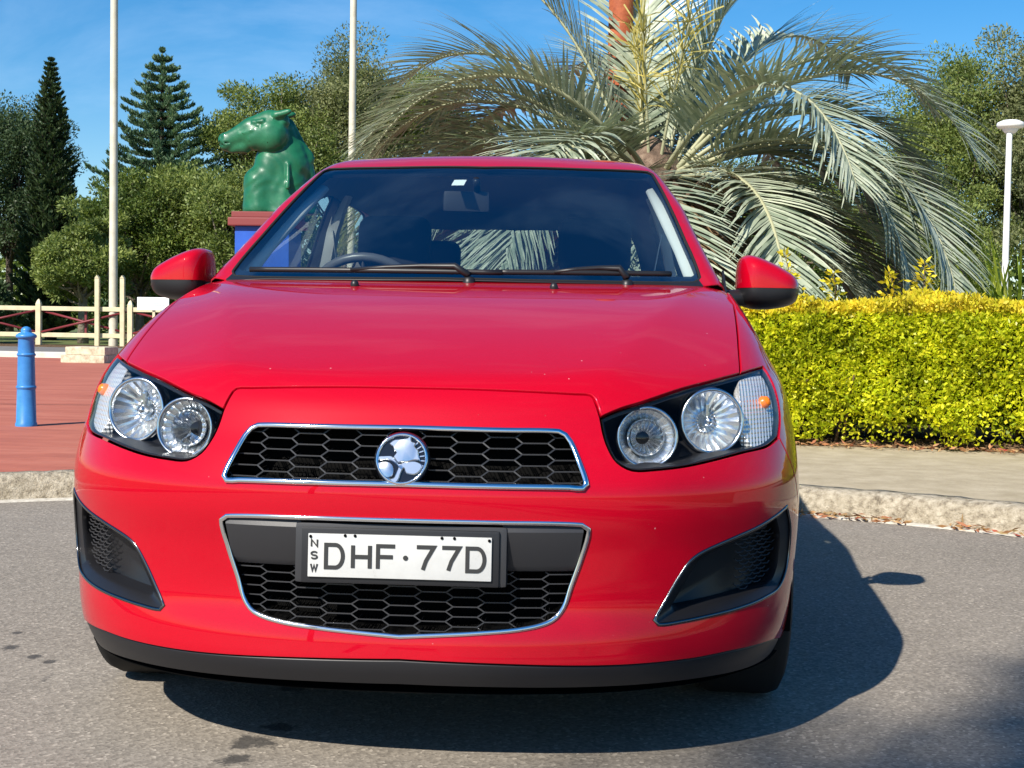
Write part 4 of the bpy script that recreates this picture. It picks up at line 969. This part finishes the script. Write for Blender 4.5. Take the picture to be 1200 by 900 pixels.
# rusty post behind the palm
m=mat('rust_orange',(.36,.085,.03),.75); setin(m,'Base Color',ramp(m,noise(m,6,5,.7),[(.3,(.24,.05,.02)),(.6,(.42,.11,.04)),(.8,(.5,.18,.08))])); bump(m,noise(m,20,5),.4,.02)
RP=tag(empty('rusty_post',(.50,10.1,.15)),'rusty orange round post rising behind the palm crown','post')
MB().lathe([(.125,0),(.12,2.0),(.11,4.6),(.10,4.85),(0,4.9)],(.50,10.1,.15),n=20).build('shaft',MATS['rust_orange'],RP,autos=.6)
MB().lathe([(.15,0),(.16,.03),(.16,.10),(.14,.14)],(.50,10.1,4.6),n=20).build('band',MATS['rust_orange'],RP,smooth=True)
# ------------------------------------------------------------------ green horse bust on a pedestal
m=mat('green_gloss_paint',(.02,.22,.10),.42,coat=.12); setin(m,'Base Color',ramp(m,noise(m,3.5,5,.6),[(.3,(.006,.085,.040)),(.55,(.010,.125,.058)),(.78,(.026,.19,.09))])); bump(m,noise(m,14,4),.12,.02)
mat('slab_red',(.20,.035,.035),.6); m=mat('pedestal_blue',(.012,.085,.46),.45); setin(m,'Base Color',ramp(m,noise(m,4,4),[(.3,(.010,.07,.40)),(.7,(.016,.10,.50))]))
hx,hy,hz=-3.69,13.84,2.24
PD=tag(empty('pedestal',(hx,hy,.13)),'blue pedestal with a dark red top slab under the green horse bust','pedestal')
MB().box((hx-.02,hy,(.13+hz-.17)/2),(.66,.66,hz-.17-.13),bev=.012).build('column',MATS['pedestal_blue'],PD)
MB().box((hx-.02,hy,hz-.125),(.80,.80,.10),bev=.015).build('top_slab',MATS['slab_red'],PD)
MB().box((hx-.02,hy,hz-.038),(.73,.73,.07),bev=.01).build('plinth_course',MATS['slab_red'],PD)
H0=np.array([hx,hy,hz-.004])
def Fhorse(P):
    n=P-H0; q=n.copy(); q[...,1]=np.abs(q[...,1]+.16)          # the head reaches forward of the neck
    r=lambda a,b,ra,rb,sy=1.0:rcone(q*np.array([1,1/sy,1]),a,b,ra,rb)
    e=lambda a,b,ra,rb,sy=1.0:rcone(n*np.array([1,1/sy,1]),a,b,ra,rb)
    d=r((-.50,0,.858),(-.20,0,.985),.096,.155,.74)                  # muzzle to face
    d=smin(d,r((-.20,0,.99),(.02,0,1.08),.150,.150,.72),.03)       # forehead
    d=smin(d,r((.02,0,1.09),(.15,0,1.10),.135,.115,.72),.04)       # poll
    d=smin(d,r((-.14,.02,.925),(.02,.02,.935),.175,.225,.68),.03)  # cheek
    d=smin(d,r((-.43,0,.775),(-.28,0,.81),.062,.095,.7),.03)       # chin
    d=smin(d,r((-.53,0,.875),(-.50,0,.825),.076,.086,.95),.03)     # nose end
    neck=e((.12,.0,1.0),(.20,.05,.62),.17,.25,.9)
    neck=smin(neck,e((.20,.05,.62),(.14,.05,.0),.26,.34,.9),.08)
    neck=smin(neck,e((.03,0,.62),(-.08,.0,.02),.22,.24,1.1),.08)   # chest
    neck=smin(neck,e((-.12,-.05,.38),(-.11,-.05,.02),.19,.20,1.2),.05)
    neck=smin(neck,e((.20,.05,1.08),(.40,.10,.66),.085,.11,.6),.03)  # mane ridge
    neck=smin(neck,e((.40,.10,.66),(.44,.10,.05),.11,.13,.7),.05)
    d=smin(d,neck,.02)
    d=smin(d,r((.12,.075,1.16),(.285,.115,1.20),.055,.030),.015)   # ears
    d=smin(d,rcone(q,(-.16,.100,1.075),(-.03,.120,1.085),.022,.03),.012)  # brow
    d=smax(d,-rcone(q,(-.11,.150,1.030),(-.06,.155,1.030),.034,.030),.012)  # eye socket
    d=smin(d,rcone(q,(-.095,.108,1.030),(-.075,.110,1.030),.024,.024),.004) # eye
    d=smin(d,rcone(q,(-.33,.098,.93),(-.15,.120,.975),.010,.018),.02)    # cheek bone
    d=smin(d,rcone(q,(-.20,.115,.86),(-.21,.108,.97),.016,.012),.012)
    d=smax(d,-rcone(q,(-.570,.062,.905),(-.525,.095,.875),.028,.016),.012)  # nostril
    d=smax(d,-rcone(q,(-.64,.0,.810),(-.37,.12,.845),.013,.008),.008)    # mouth
    d=smax(d,-rcone(q,(-.64,.09,.815),(-.37,.12,.845),.013,.008),.008)
    d=smax(d,-rcone(n,(.12,-.40,.70),(.20,-.42,.25),.10,.12),.06)        # hollow of the neck
    d=smin(d,rcone(n,(.26,-.20,.58),(.27,-.26,.30),.022,.028),.03)       # fold of the shoulder
    d=d+.004*np.sin(17*n[...,0]+5*np.sin(9*n[...,2]))*np.sin(15*n[...,2]+4*np.sin(8*n[...,0]+6*n[...,1]))
    mz=np.clip((n[...,0]-.26)*8,0,1)*np.clip((1.1-n[...,2])*8,0,1); d=d+.007*mz*np.sin(26*(n[...,2]+.8*n[...,0]))
    return smax(d,-n[...,2]-.0,.01)
Pv,fv=surface_nets(Fhorse,H0+np.array([-.70,-.55,-.03]),H0+np.array([.70,.55,1.35]),.02)
HB=mobj('horse_bust',Pv,fv,MATS['green_gloss_paint']); tag(HB,'glossy green horse head bust on the blue pedestal','statue')
# ------------------------------------------------------------------ hedge
leaf_mat('hedge_leaf',[(.32,.40,.016),(.50,.56,.022),(.66,.66,.034),(.74,.70,.045)],.36,.38,3.0)
leaf_mat('hedge_leaf_top',[(.55,.52,.03),(.72,.60,.04),(.76,.58,.05)],.4,.25,3.0)
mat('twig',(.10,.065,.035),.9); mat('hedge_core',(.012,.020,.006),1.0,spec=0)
def leaves(C,Nrm,L,W_,spread=.7,fold=.0,rng=RNG):
    """rhombic leaves at C pointing roughly along Nrm"""
    n=len(C); d=Nrm+spread*rng.normal(size=(n,3)); d/=np.linalg.norm(d,axis=1,keepdims=True)
    a=rng.normal(size=(n,3)); s_=np.cross(d,a); s_/=np.maximum(np.linalg.norm(s_,axis=1,keepdims=True),1e-9)
    l=(L*(.55+.9*rng.random(n)))[:,None]; w=(W_*(.7+.6*rng.random(n)))[:,None]; u=np.cross(s_,d)
    return np.stack([C,C+d*l*.45+s_*w*.5+u*l*.06,C+d*l,C+d*l*.45-s_*w*.5+u*l*.06],1)
def hline(x): return 6.98-.20*(x-.6)   # front face of the hedge
HG=tag(empty('hedge',(3,6.9,.14)),'clipped yellow green hedge running along the concrete footpath','hedge')
n=125000; u=RNG.random(n); x=-.2+7.2*RNG.random(n)
top=RNG.random(n)<.36
zt=1.075+.018*x
lump=lambda a,b:.05*np.sin(a*5.1+1.3*np.sin(b*4))+.035*np.sin(a*11.3+b*7.7)+.03*np.sin(b*13.1+a*3.3)+.045*np.sin(29*a+3*np.sin(9*b))*np.sin(27*b+2*np.sin(11*a))
z=.17+(zt-.17)*RNG.random(n)**.85
dep=RNG.gamma(1.5,.022,n)
y=np.where(top,0,dep-lump(x,z)*.60)
zz=np.where(top,zt-dep*.8+.6*lump(x,u*1.1),z)
yy=np.where(top,u*1.1,y)
# rounded top edge and ragged, undercut foot
yy=yy+np.where(~top,np.clip(z-(zt-.14),0,1)**1.5*2.2,0)
foot=np.clip(.36-z,0,1); yy=yy+np.where(~top,foot*.25,0)
keep=top|(z>.24+.14*np.sin(x*4.7)*np.sin(x*1.9+1)+.08*np.sin(x*13))|(RNG.random(n)<.20)
hole=(~top)&(np.sin(x*7.3+2*np.sin(z*6))*np.sin(z*9.1+1.7*np.sin(x*5))>.62)&(RNG.random(n)<.45)
keep&=~hole
C=np.stack([x,hline(x)+yy+.02,zz],1)[keep]; tp=top[keep]|(zz[keep]>zt[keep]-.07)
Nr=np.where(tp[:,None],np.array([0,-.25,1.0]),np.array([0,-.95,.35]))
Q=leaves(C,Nr,.035,.021,.75)
o=fast_quads('foliage',Q[~tp],MATS['hedge_leaf'],HG); tag(o,kind='stuff')
o=fast_quads('top_growth',Q[tp],MATS['hedge_leaf_top'],HG); tag(o,kind='stuff')
# dark inner leaves
n=16000; x=-.2+7.2*RNG.random(n); C=np.stack([x,hline(x)+.16+.12*RNG.random(n),.25+.8*RNG.random(n)],1)
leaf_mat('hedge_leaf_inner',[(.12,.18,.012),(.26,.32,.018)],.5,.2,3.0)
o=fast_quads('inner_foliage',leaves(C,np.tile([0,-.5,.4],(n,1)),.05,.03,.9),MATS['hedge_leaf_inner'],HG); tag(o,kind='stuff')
mb=MB(); rs=random.Random(3)
for k in range(90):
    x=-.1+7*rs.random(); y=hline(x)+.20+.5*rs.random(); p=Vector((x,y,.12)); q=p+Vector((rs.uniform(-.12,.12),rs.uniform(-.25,.05),.45+.3*rs.random()))
    mb.tube([p,(p+q)/2+Vector((rs.uniform(-.03,.03),0,0)),q],[.012,.009,.005],5)
tag(mb.build('stems',MATS['twig'],HG,smooth=True),kind='stuff')
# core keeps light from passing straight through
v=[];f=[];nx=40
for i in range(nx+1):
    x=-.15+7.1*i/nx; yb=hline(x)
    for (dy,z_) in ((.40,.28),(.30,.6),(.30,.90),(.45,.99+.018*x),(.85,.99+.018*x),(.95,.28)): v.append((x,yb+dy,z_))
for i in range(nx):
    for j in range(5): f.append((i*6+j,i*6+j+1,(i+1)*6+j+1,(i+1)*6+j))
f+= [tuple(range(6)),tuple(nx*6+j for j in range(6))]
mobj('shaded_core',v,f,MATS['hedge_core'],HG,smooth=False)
# sprigs growing out of the top
def sprig(x,y,z,h,label,seed):
    r=np.random.default_rng(seed); S=tag(empty('hedge_sprig',(x,y,z)),label,'sprig','yellow sprigs shooting above the hedge top')
    top_=Vector((x+r.normal()*.04,y+r.normal()*.04,z+h))
    MB().tube([(x,y,z-.1),(x+.01,y,z+h*.5),top_],[.006,.005,.002],5).build('stem',MATS['twig'],S,smooth=True)
    n=int(70*h/.3); t=r.random(n); C=np.array([x,y,z])+t[:,None]*(np.array(top_)-np.array([x,y,z])); d=r.normal(size=(n,3)); d[:,2]=abs(d[:,2])*.6
    C=C+d*.03*(1.3-t[:,None]); fast_quads('foliage',leaves(C,d,.05,.026,.3,rng=r),MATS['hedge_leaf_top'],S)
for k,(x,h) in enumerate(((1.72,.34),(2.03,.20),(2.42,.20),(2.62,.27))):
    sprig(x,hline(x)+.5,1.10+.018*x,h,('tall yellow sprig above the hedge beside the door mirror', 'short yellow sprig above the hedge under the drooping palm frond', 'small leafy sprig above the hedge in front of the palm', 'taller leafy sprig above the hedge at the right of the palm', 'stubby yellow sprig on the hedge top', 'stubby yellow sprig on the hedge top')[k],60+k)
# fallen leaves in the gutter
leaf_mat('dry_leaf',[(.28,.10,.05),(.40,.22,.10),(.50,.36,.20),(.33,.06,.04)],.7,.1,8)
n=520; a=rad(8)+rad(42)*RNG.random(n); r=KR-.01-.10*RNG.random(n)**1.6
C=np.stack([KC.x+r*np.sin(a),KC.y+r*np.cos(a),.008+.02*RNG.random(n)],1); keep=(np.sin(a*31)+np.sin(a*77+1)>-.5); C=C[keep]
d=RNG.normal(size=(len(C),3)); d[:,2]*=.15
o=fast_quads('fallen_leaves',leaves(C,d,.055,.014,.12),MATS['dry_leaf']); tag(o,'dry reddish leaves lying in the gutter by the footpath kerb','leaves',kind='stuff')
n=700; x=.8+4.5*RNG.random(n); C=np.stack([x,hline(x)+.02-.16*RNG.random(n)**2+.1*RNG.random(n),np.full(n,.155)],1); d=RNG.normal(size=(n,3)); d[:,2]*=.2
o=fast_quads('leaf_litter',leaves(C,d,.05,.016,.12),MATS['dry_leaf']); tag(o,'brown leaf litter along the foot of the yellow hedge','leaves',kind='stuff')
# strappy plant behind the hedge
leaf_mat('strap_leaf',[(.20,.28,.03),(.34,.40,.05),(.42,.44,.10)],.4,.3,2)
def strap(bx,by,z0,n,h,spread,m,name,label,cat,seed,group=None,w=.035):
    r=np.random.default_rng(seed); Q=[]
    for k in range(n):
        a=r.random()*2*math.pi; L=h*(.55+.6*r.random()); e=rad(58+30*r.random()-spread*20); d=np.array([math.cos(a)*math.cos(e),math.sin(a)*math.cos(e),math.sin(e)])
        p=np.array([bx,by,z0])+np.array([math.cos(a),math.sin(a),0])*.12*r.random(); s_=np.cross(d,[0,0,1]); s_/=np.linalg.norm(s_)+1e-9; seg=6; prev=None
        for i in range(seg+1):
            t=i/seg; ww=w*(.7+.6*t)*(1-t**3)+.001; q=(p-s_*ww/2,p+s_*ww/2)
            if prev is not None: Q.append([prev[0],prev[1],q[1],q[0]])
            prev=q; p=p+d*L/seg; d=d+np.array([0,0,-.13*(1+t)]) ; d/=np.linalg.norm(d)
    T=tag(empty(name,(bx,by,z0)),label,cat,group); fast_quads('leaf_blades',np.array(Q),m,T); MB().tube([(bx,by,z0-.02),(bx,by,z0+.08),(bx,by,z0+.15)],[.08,.06,.03],8).build('crown_base',MATS['twig'],T,smooth=True); return T
for k,(x,y,h) in enumerate(((3.62,9.3,1.80),(3.85,9.0,1.95),(3.25,9.4,1.5),(4.1,9.5,2.0))):
    strap(x,y,.15,90,h*.86,.3,MATS['strap_leaf'],'strap_leaf_plant',('clump of arching strap leaves behind the hedge beside the lamp post','tall clump of strap leaves in front of the lamp post','shorter clump of strap leaves between the palm and the lamp post','tallest clump of strap leaves behind the hedge past the lamp post')[k],'plant',20+k,'strap leaved clumps behind the hedge')
# ------------------------------------------------------------------ palm
m=leaf_mat('palm_leaflet',[(.20,.25,.19),(.34,.39,.31),(.50,.54,.45)],.34,.06,1.2)
leaf_mat('palm_dead',[(.16,.10,.06),(.30,.20,.12),(.40,.30,.20)],.8,.1,2)
m=mat('palm_rachis',(.36,.36,.22),.5); m=mat('palm_trunk',(.14,.095,.065),.95); setin(m,'Base Color',ramp(m,noise(m,9,5,.7),[(.3,(.05,.033,.022)),(.55,(.15,.10,.07)),(.75,(.30,.225,.16))])); bump(m,noise(m,14,5),1,.04)
leaf_mat('palm_flower',[(.42,.36,.10),(.58,.50,.18)],.6,.2,2)
pc=Vector((.80,9.6,2.25))
PALM=tag(empty('palm_tree',(pc.x,pc.y,.15)),'feather palm with arching grey green fronds behind the red car','palm')
mb=MB(); mb.lathe([(.34,.0),(.30,.4),(.29,1.2),(.31,1.7),(.34,2.0),(.22,2.3),(.08,2.45),(0,2.5)],(pc.x,pc.y,.13),n=28); mb.build('trunk',MATS['palm_trunk'],PALM,smooth=True)
rs=random.Random(8); g=2.399963
# old leaf bases and dead skirt
for k in range(46):
    a=k*g; h=.9+1.25*k/46; o=Vector((pc.x+.27*math.cos(a),pc.y+.27*math.sin(a),h)); d=Vector((math.cos(a)*.75,math.sin(a)*.75,.75)).normalized()
    L=.22+.20*rs.random(); MB().tube([o,o+d*L*.5,o+d*L+Vector((0,0,-.02))],[.055,.045,.025],6,flat=.5).build('leaf_base',MATS['palm_trunk'],PALM,smooth=True)
def frond(az,el,L,droop,seed,m,twist=0,dead=False,org=None,nl=86,ll=.74,curl=1.0):
    r=np.random.default_rng(seed); n=26
    p=np.array(org if org is not None else pc)+np.array([math.cos(az),math.sin(az),0])*.16; d=np.array([math.cos(az)*math.cos(el),math.sin(az)*math.cos(el),math.sin(el)])
    side0=np.array([-math.sin(az),math.cos(az),0.]); P=[];T=[]
    bend=r.normal()*.012
    for i in range(n+1):
        P.append(p.copy());T.append(d.copy()); t=i/n
        p=p+d*L/n; d=d+np.array([0,0,-1])*droop*(.25+1.5*t)/n+side0*bend; d=d/np.linalg.norm(d)
    P=np.array(P);T=np.array(T)
    fr=MB(); fr.tube([tuple(q) for q in P],[.030*(1-i/n)**.8+.004 for i in range(n+1)],6,flat=.7)
    Q=[]
    F_=empty('frond',tuple(P[0]),PALM)
    for sgn in (1,-1):
        for k in range(nl):
            t=.16+.83*(k+.5*(sgn>0))/nl; i=min(int(t*n),n-1); u=t*n-i; b=P[i]*(1-u)+P[i+1]*u; tg=T[i]*(1-u)+T[i+1]*u; tg/=np.linalg.norm(tg)
            s_=np.cross(tg,[0,0,1.0]); 
            if np.linalg.norm(s_)<.15: s_=s_+side0*.5
            s_/=np.linalg.norm(s_); upv=np.cross(s_,tg)
            prof=max(.12,math.sin(math.pi*min(1,(t-.10)/.9*.93+.04))**.55); l=ll*prof*(.9+.2*r.random())
            fwd=.55+.75*t; v_=.42-.12*t+r.normal()*.12
            dv=tg*fwd+s_*sgn*1.0+upv*v_; dv+=r.normal(size=3)*.06; dv/=np.linalg.norm(dv)
            wv=np.cross(dv,upv); wv/=np.linalg.norm(wv); wd=.026*(.8+.4*prof); pr_=None; q=b.copy(); seg=4
            for j in range(seg+1):
                tt=j/seg; ww=wd*(1-.9*tt**2.2)*(.55+.45*min(1,tt*5)); e=(q-wv*ww/2,q+wv*ww/2)
                if pr_ is not None: Q.append([pr_[0],pr_[1],e[1],e[0]])
                pr_=e; q=q+dv*l/seg; dv=dv+np.array([0,0,-.085*curl*(1+tt)]); dv/=np.linalg.norm(dv)
    fast_quads('leaflets',np.array(Q),MATS['palm_dead'] if dead else MATS['palm_leaflet'],F_)
    fr.build('rachis',MATS['palm_dead'] if dead else MATS['palm_rachis'],F_,smooth=True)
k=0
def ring_of(n,el,L,dr,a0,jit=.12,**kw):
    global k
    for i in range(n):
        az=a0+2*math.pi*i/n+rs.uniform(-.16,.16)
        if (el>50 and math.sin(az)<-.25) or (el>30 and abs((az+math.pi/2+math.pi)%(2*math.pi)-math.pi)<.35)or (el>-30 and abs((az+math.pi/2-.15+math.pi)%(2*math.pi)-math.pi)<.30): k+=1; continue
        frond(az,rad(el+rs.uniform(-6,6)),L*rs.uniform(.92,1.08),dr*rs.uniform(.88,1.12),100+k,None,**kw); k+=1
ring_of(6,74,2.5,1.5,.9)
ring_of(10,56,3.0,2.5,.0)
ring_of(15,40,3.15,2.8,.25)
ring_of(17,24,3.1,2.6,.05)
ring_of(15,6,2.8,2.0,.35)
ring_of(12,-16,2.3,1.2,.2)
ring_of(7,-48,1.2,.4,.6,dead=True,nl=26,ll=.35)
# flowering stalks
for j,(a,e) in enumerate(((-1.8,74),(-1.2,68),(2.0,80))):
    r=np.random.default_rng(40+j); F_=empty('flower_stalk',tuple(pc),PALM); p=np.array(pc)+np.array([math.cos(a),math.sin(a),0])*.12; d=np.array([math.cos(a)*math.cos(rad(e)),math.sin(a)*math.cos(rad(e)),math.sin(rad(e))]); P=[]
    for i in range(12): P.append(p.copy()); p=p+d*.125; d=d+np.array([0,0,-.035]); d/=np.linalg.norm(d)
    MB().tube([tuple(q) for q in P],[.018-.001*i for i in range(12)],6).build('stalk',MATS['palm_rachis'],F_,smooth=True)
    Q=[]
    for i in range(70):
        b=P[5+r.integers(0,7)]; dv=d*.6+r.normal(size=3)*.5; dv/=np.linalg.norm(dv); s_=np.cross(dv,r.normal(size=3)); s_/=np.linalg.norm(s_); q=b.copy(); pr_=None
        for s2 in range(4):
            e_=(q-s_*.006,q+s_*.006)
            if pr_ is not None: Q.append([pr_[0],pr_[1],e_[1],e_[0]])
            pr_=e_; q=q+dv*.10; dv=dv+r.normal(size=3)*.12
    fast_quads('branchlets',np.array(Q),MATS['palm_flower'],F_)
# ------------------------------------------------------------------ trees
m=mat('bark_grey',(.20,.16,.12),.95); setin(m,'Base Color',ramp(m,noise(m,5,5,.7),[(.3,(.10,.075,.055)),(.7,(.30,.25,.19))])); bump(m,noise(m,9,4),.8,.05)
mat('bark_dark',(.055,.042,.032),.95)
leaf_mat('leaf_olive',[(.10,.145,.042),(.18,.235,.066),(.26,.30,.095)],.5,.30,.35)
leaf_mat('leaf_green',[(.075,.125,.03),(.14,.20,.045),(.22,.265,.07)],.5,.30,.35)
leaf_mat('leaf_dark',[(.03,.06,.028),(.05,.085,.038),(.08,.115,.05)],.5,.22,.35)
leaf_mat('leaf_bluegreen',[(.07,.14,.085),(.115,.20,.12),(.17,.25,.155)],.5,.22,.3)
leaf_mat('leaf_grey',[(.115,.14,.065),(.19,.215,.10),(.27,.285,.15)],.6,.30,.4)
def tree(x,y,h,rx,rz,lm,bm_,label,seed,nclump=60,nleaf=330,ls=.16,trunk=.22,base=0.0,lean=0,group='mixed trees beyond the fence',low=.2,flat=1.0):
    r=np.random.default_rng(seed); T=tag(empty('tree',(x,y,base)),label,'tree',group)
    cz=base+h-rz
    # clumps on limbs
    dirs=r.normal(size=(nclump,3)); dirs/=np.linalg.norm(dirs,axis=1,keepdims=True); dirs[:,2]=np.where(dirs[:,2]<-low,-dirs[:,2]*.6,dirs[:,2])
    rad_=(.45+.55*r.random(nclump)**.6)[:,None]
    lumpf=1+.16*np.sin(3*np.arctan2(dirs[:,1],dirs[:,0])+seed)+.12*np.sin(5*dirs[:,2]+seed*1.7)
    C=np.array([x,y,cz])+dirs*rad_*np.array([rx,rx,rz])*lumpf[:,None]; C[:,0]+=lean*(C[:,2]-base)/h
    mb=MB(); tp=Vector((x+lean*.5,y,cz-rz*.35)); mb.tube([(x,y,base-.1),(x+lean*.15,y,base+(cz-base)*.4),tp,(x+lean*.8,y,cz+rz*.35)],[trunk,trunk*.8,trunk*.6,trunk*.2],9)
    mb.build('trunk',bm_,T,smooth=True)
    lb=MB()
    for c in C[::2]:
        q=Vector(c); st=Vector((x+lean*.3,y,base+(cz-base)*(.45+.5*r.random()))); md=(st+q)/2+Vector((r.normal()*.2,r.normal()*.2,-.1*rz*r.random()))
        lb.tube([st,md,q],[trunk*.32,trunk*.2,trunk*.06],5)
    tag(lb.build('limbs',bm_,T,smooth=True),kind='stuff')
    Q=[]
    for c in C:
        cr_=(.16+.16*r.random())*(rx+rz)/2*1.15; n=int(nleaf*(.6+.8*r.random())); v=r.normal(size=(n,3)); v/=np.linalg.norm(v,axis=1,keepdims=True)
        rr=(r.random(n)**.45)[:,None]; P_=c+v*rr*cr_*np.array([1,1,.72*flat]); nr=v*.6+np.array([0,0,.35]); Q.append(leaves(P_,nr,ls,ls*.42,.6,rng=r))
    o=fast_quads('crown',np.concatenate(Q),lm,T); tag(o,kind='stuff'); return T
def norfolk(x,y,h,wd,label,seed,lm,nw=30,up_=.25,dens=1.0,base=0,z0=.08,ex=.75,nb=6,th=.06):
    r=np.random.default_rng(seed); T=tag(empty('pine_tree',(x,y,base)),label,'tree','tall pines beyond the fence')
    MB().tube([(x,y,base-.1),(x,y,base+h*.5),(x,y,base+h)],[.26,.17,.02],9).build('trunk',MATS['bark_dark'],T,smooth=True)
    Q=[];lb=MB()
    for k in range(nw):
        t=k/(nw-1); z=base+h*(z0+(.985-z0)*t); L=wd*(1-t)**ex*(.85+.3*r.random())*(1 if t>.12 else .85)+.03
        for j in range(nb):
            a=2*math.pi*(j+r.random()*.4)/nb+k*.7; l=L*(.82+.3*r.random()); d=np.array([math.cos(a),math.sin(a),0]); pts=[]
            for i in range(7):
                s_=i/6; pts.append(np.array([x,y,z])+d*l*s_+np.array([0,0,l*(up_*s_*s_-.10*math.sin(math.pi*s_))]))
            lb.tube([tuple(q) for q in pts[::3]],[.035,.022,.008],4)
            n=int((26+34*l)*dens); s_=r.random(n)**.75; ii=np.minimum((s_*6).astype(int),5); u=s_*6-ii; P=np.array(pts); B_=P[ii]*(1-u)[:,None]+P[ii+1]*u[:,None]
            sv=np.array([-d[1],d[0],0]); off=(r.random(n)-.5)*(.16+.30*l*.28)*(1.15-s_*.6); B_=B_+sv*off[:,None]; B_[:,2]+=th*(r.random(n)-.3)
            nr=d*.5+np.array([0,0,.9])+sv*np.sign(off)[:,None]*.5
            Q.append(leaves(B_,nr,.28*(1-.55*t),.095*(1-.4*t),.26,rng=r))
    tag(lb.build('limbs',MATS['bark_dark'],T,smooth=True),kind='stuff')
    o=fast_quads('crown',np.concatenate(Q),lm,T); tag(o,kind='stuff'); return T
norfolk(-23.45,55.0,12.1,1.55,'narrow dark spire shaped pine beyond the cream fence',5,MATS['leaf_dark'],nw=54,up_=.30,dens=2.6,z0=.03,ex=.62,nb=7)
norfolk(-19.25,57.0,12.9,4.5,'broad tiered pine with open whorls beyond the flagpole',6,MATS['leaf_bluegreen'],nw=30,up_=.12,dens=3.4,nb=8,th=.16)
O_,G_,D_,Y_=MATS['leaf_olive'],MATS['leaf_green'],MATS['leaf_dark'],MATS['leaf_grey']; BG,BD=MATS['bark_grey'],MATS['bark_dark']
tree(-28.4,62,12.2,2.7,5.2,D_,BD,'dense dark tree left of the narrow pine',11,110,520,low=.8)
tree(-27.4,51,8.0,2.4,3.4,G_,BG,'rounded green tree in front of the narrow pine',12,80,480)
tree(-26.2,44,4.2,2.0,2.0,Y_,BG,'greyish bushy tree beside the narrow pine behind the fence',13,80,480)
tree(-18.5,52,6.9,2.2,3.5,G_,BG,'olive tree growing at the foot of the tiered pine',14,90,480,low=.6)
tree(-16.9,53,7.9,2.6,3.4,O_,BG,'grey green tree between the tiered pine and the horse statue',15,90,520,low=.6)
tree(-15.2,60,11.8,3.3,3.4,O_,BG,'round topped olive tree behind the horse statue',16,100,520)
tree(-12.0,62,13.4,3.4,4.4,Y_,BG,'tall grey green tree between the horse statue and the flagpole',17,100,520,low=.5)
tree(-9.3,64,13.6,3.0,3.6,O_,BG,'tall olive tree behind the flagpole beside the palm',18,100,480)
tree(-13.8,51,7.0,2.4,2.7,O_,BG,'low olive tree behind the blue pedestal',19,80,480,low=.6)
tree(-19.3,48,5.0,1.6,2.0,O_,BG,'small olive tree in front of the tiered pine',20,60,440,low=.6)
tree(-22.6,46,2.0,1.5,.9,D_,BD,'small dark shrub like tree just beyond the fence',28,60,440,low=.6)
tree(-5.0,60,9.5,3.6,3.9,G_,BG,'green tree hidden behind the palm fronds and the car roof',21,80,420,low=.6)
tree(1.5,62,9.0,4.0,4.0,O_,BG,'wide olive tree behind the palm trunk',22,80,420,low=.6)
tree(8.5,60,9.2,3.6,4.0,G_,BG,'green tree seen through the right palm fronds',23,80,420,low=.6)
tree(14.8,57,12.8,2.7,5.4,O_,BG,'feathery grey brown tree beside the lamp post',24,110,560,low=.7)
tree(18.0,55,13.2,2.6,5.6,Y_,BG,'feathery grey brown tree behind the lamp post',25,110,560,low=.7)
tree(12.0,50,6.6,2.4,3.0,O_,BG,'low olive tree between the palm and the lamp post',26,80,480,low=.7)
tree(16.9,40,10.8,1.6,1.5,G_,BG,'bright green tree crown leaning in above the lamp head',27,40,220)
# a street tree behind the photographer, whose shade falls across the asphalt
tree(-6.45,-16.2,16.2,1.7,1.5,G_,BG,'tall street tree by the kerb shading the asphalt beside the car',31,36,300,.16,trunk=.22,group='street trees by the turning circle')
# far belt of trees closing the horizon
n=60000; r=np.random.default_rng(77); x=-75+150*r.random(n); hmax=7.2+1.8*np.sin(x*.21)+1.2*np.sin(x*.53+1)+.8*np.sin(x*1.3); z=hmax*r.random(n)**.9; y=80+5*r.random(n)+1.5*np.sin(x*.9+z)
o=fast_quads('distant_wood',leaves(np.stack([x,y,z],1),np.tile([0,-.6,.6],(n,1)),.55,.30,.8,rng=r),MATS['leaf_green']); tag(o,'distant belt of green woodland behind the park trees','woodland',kind='stuff')
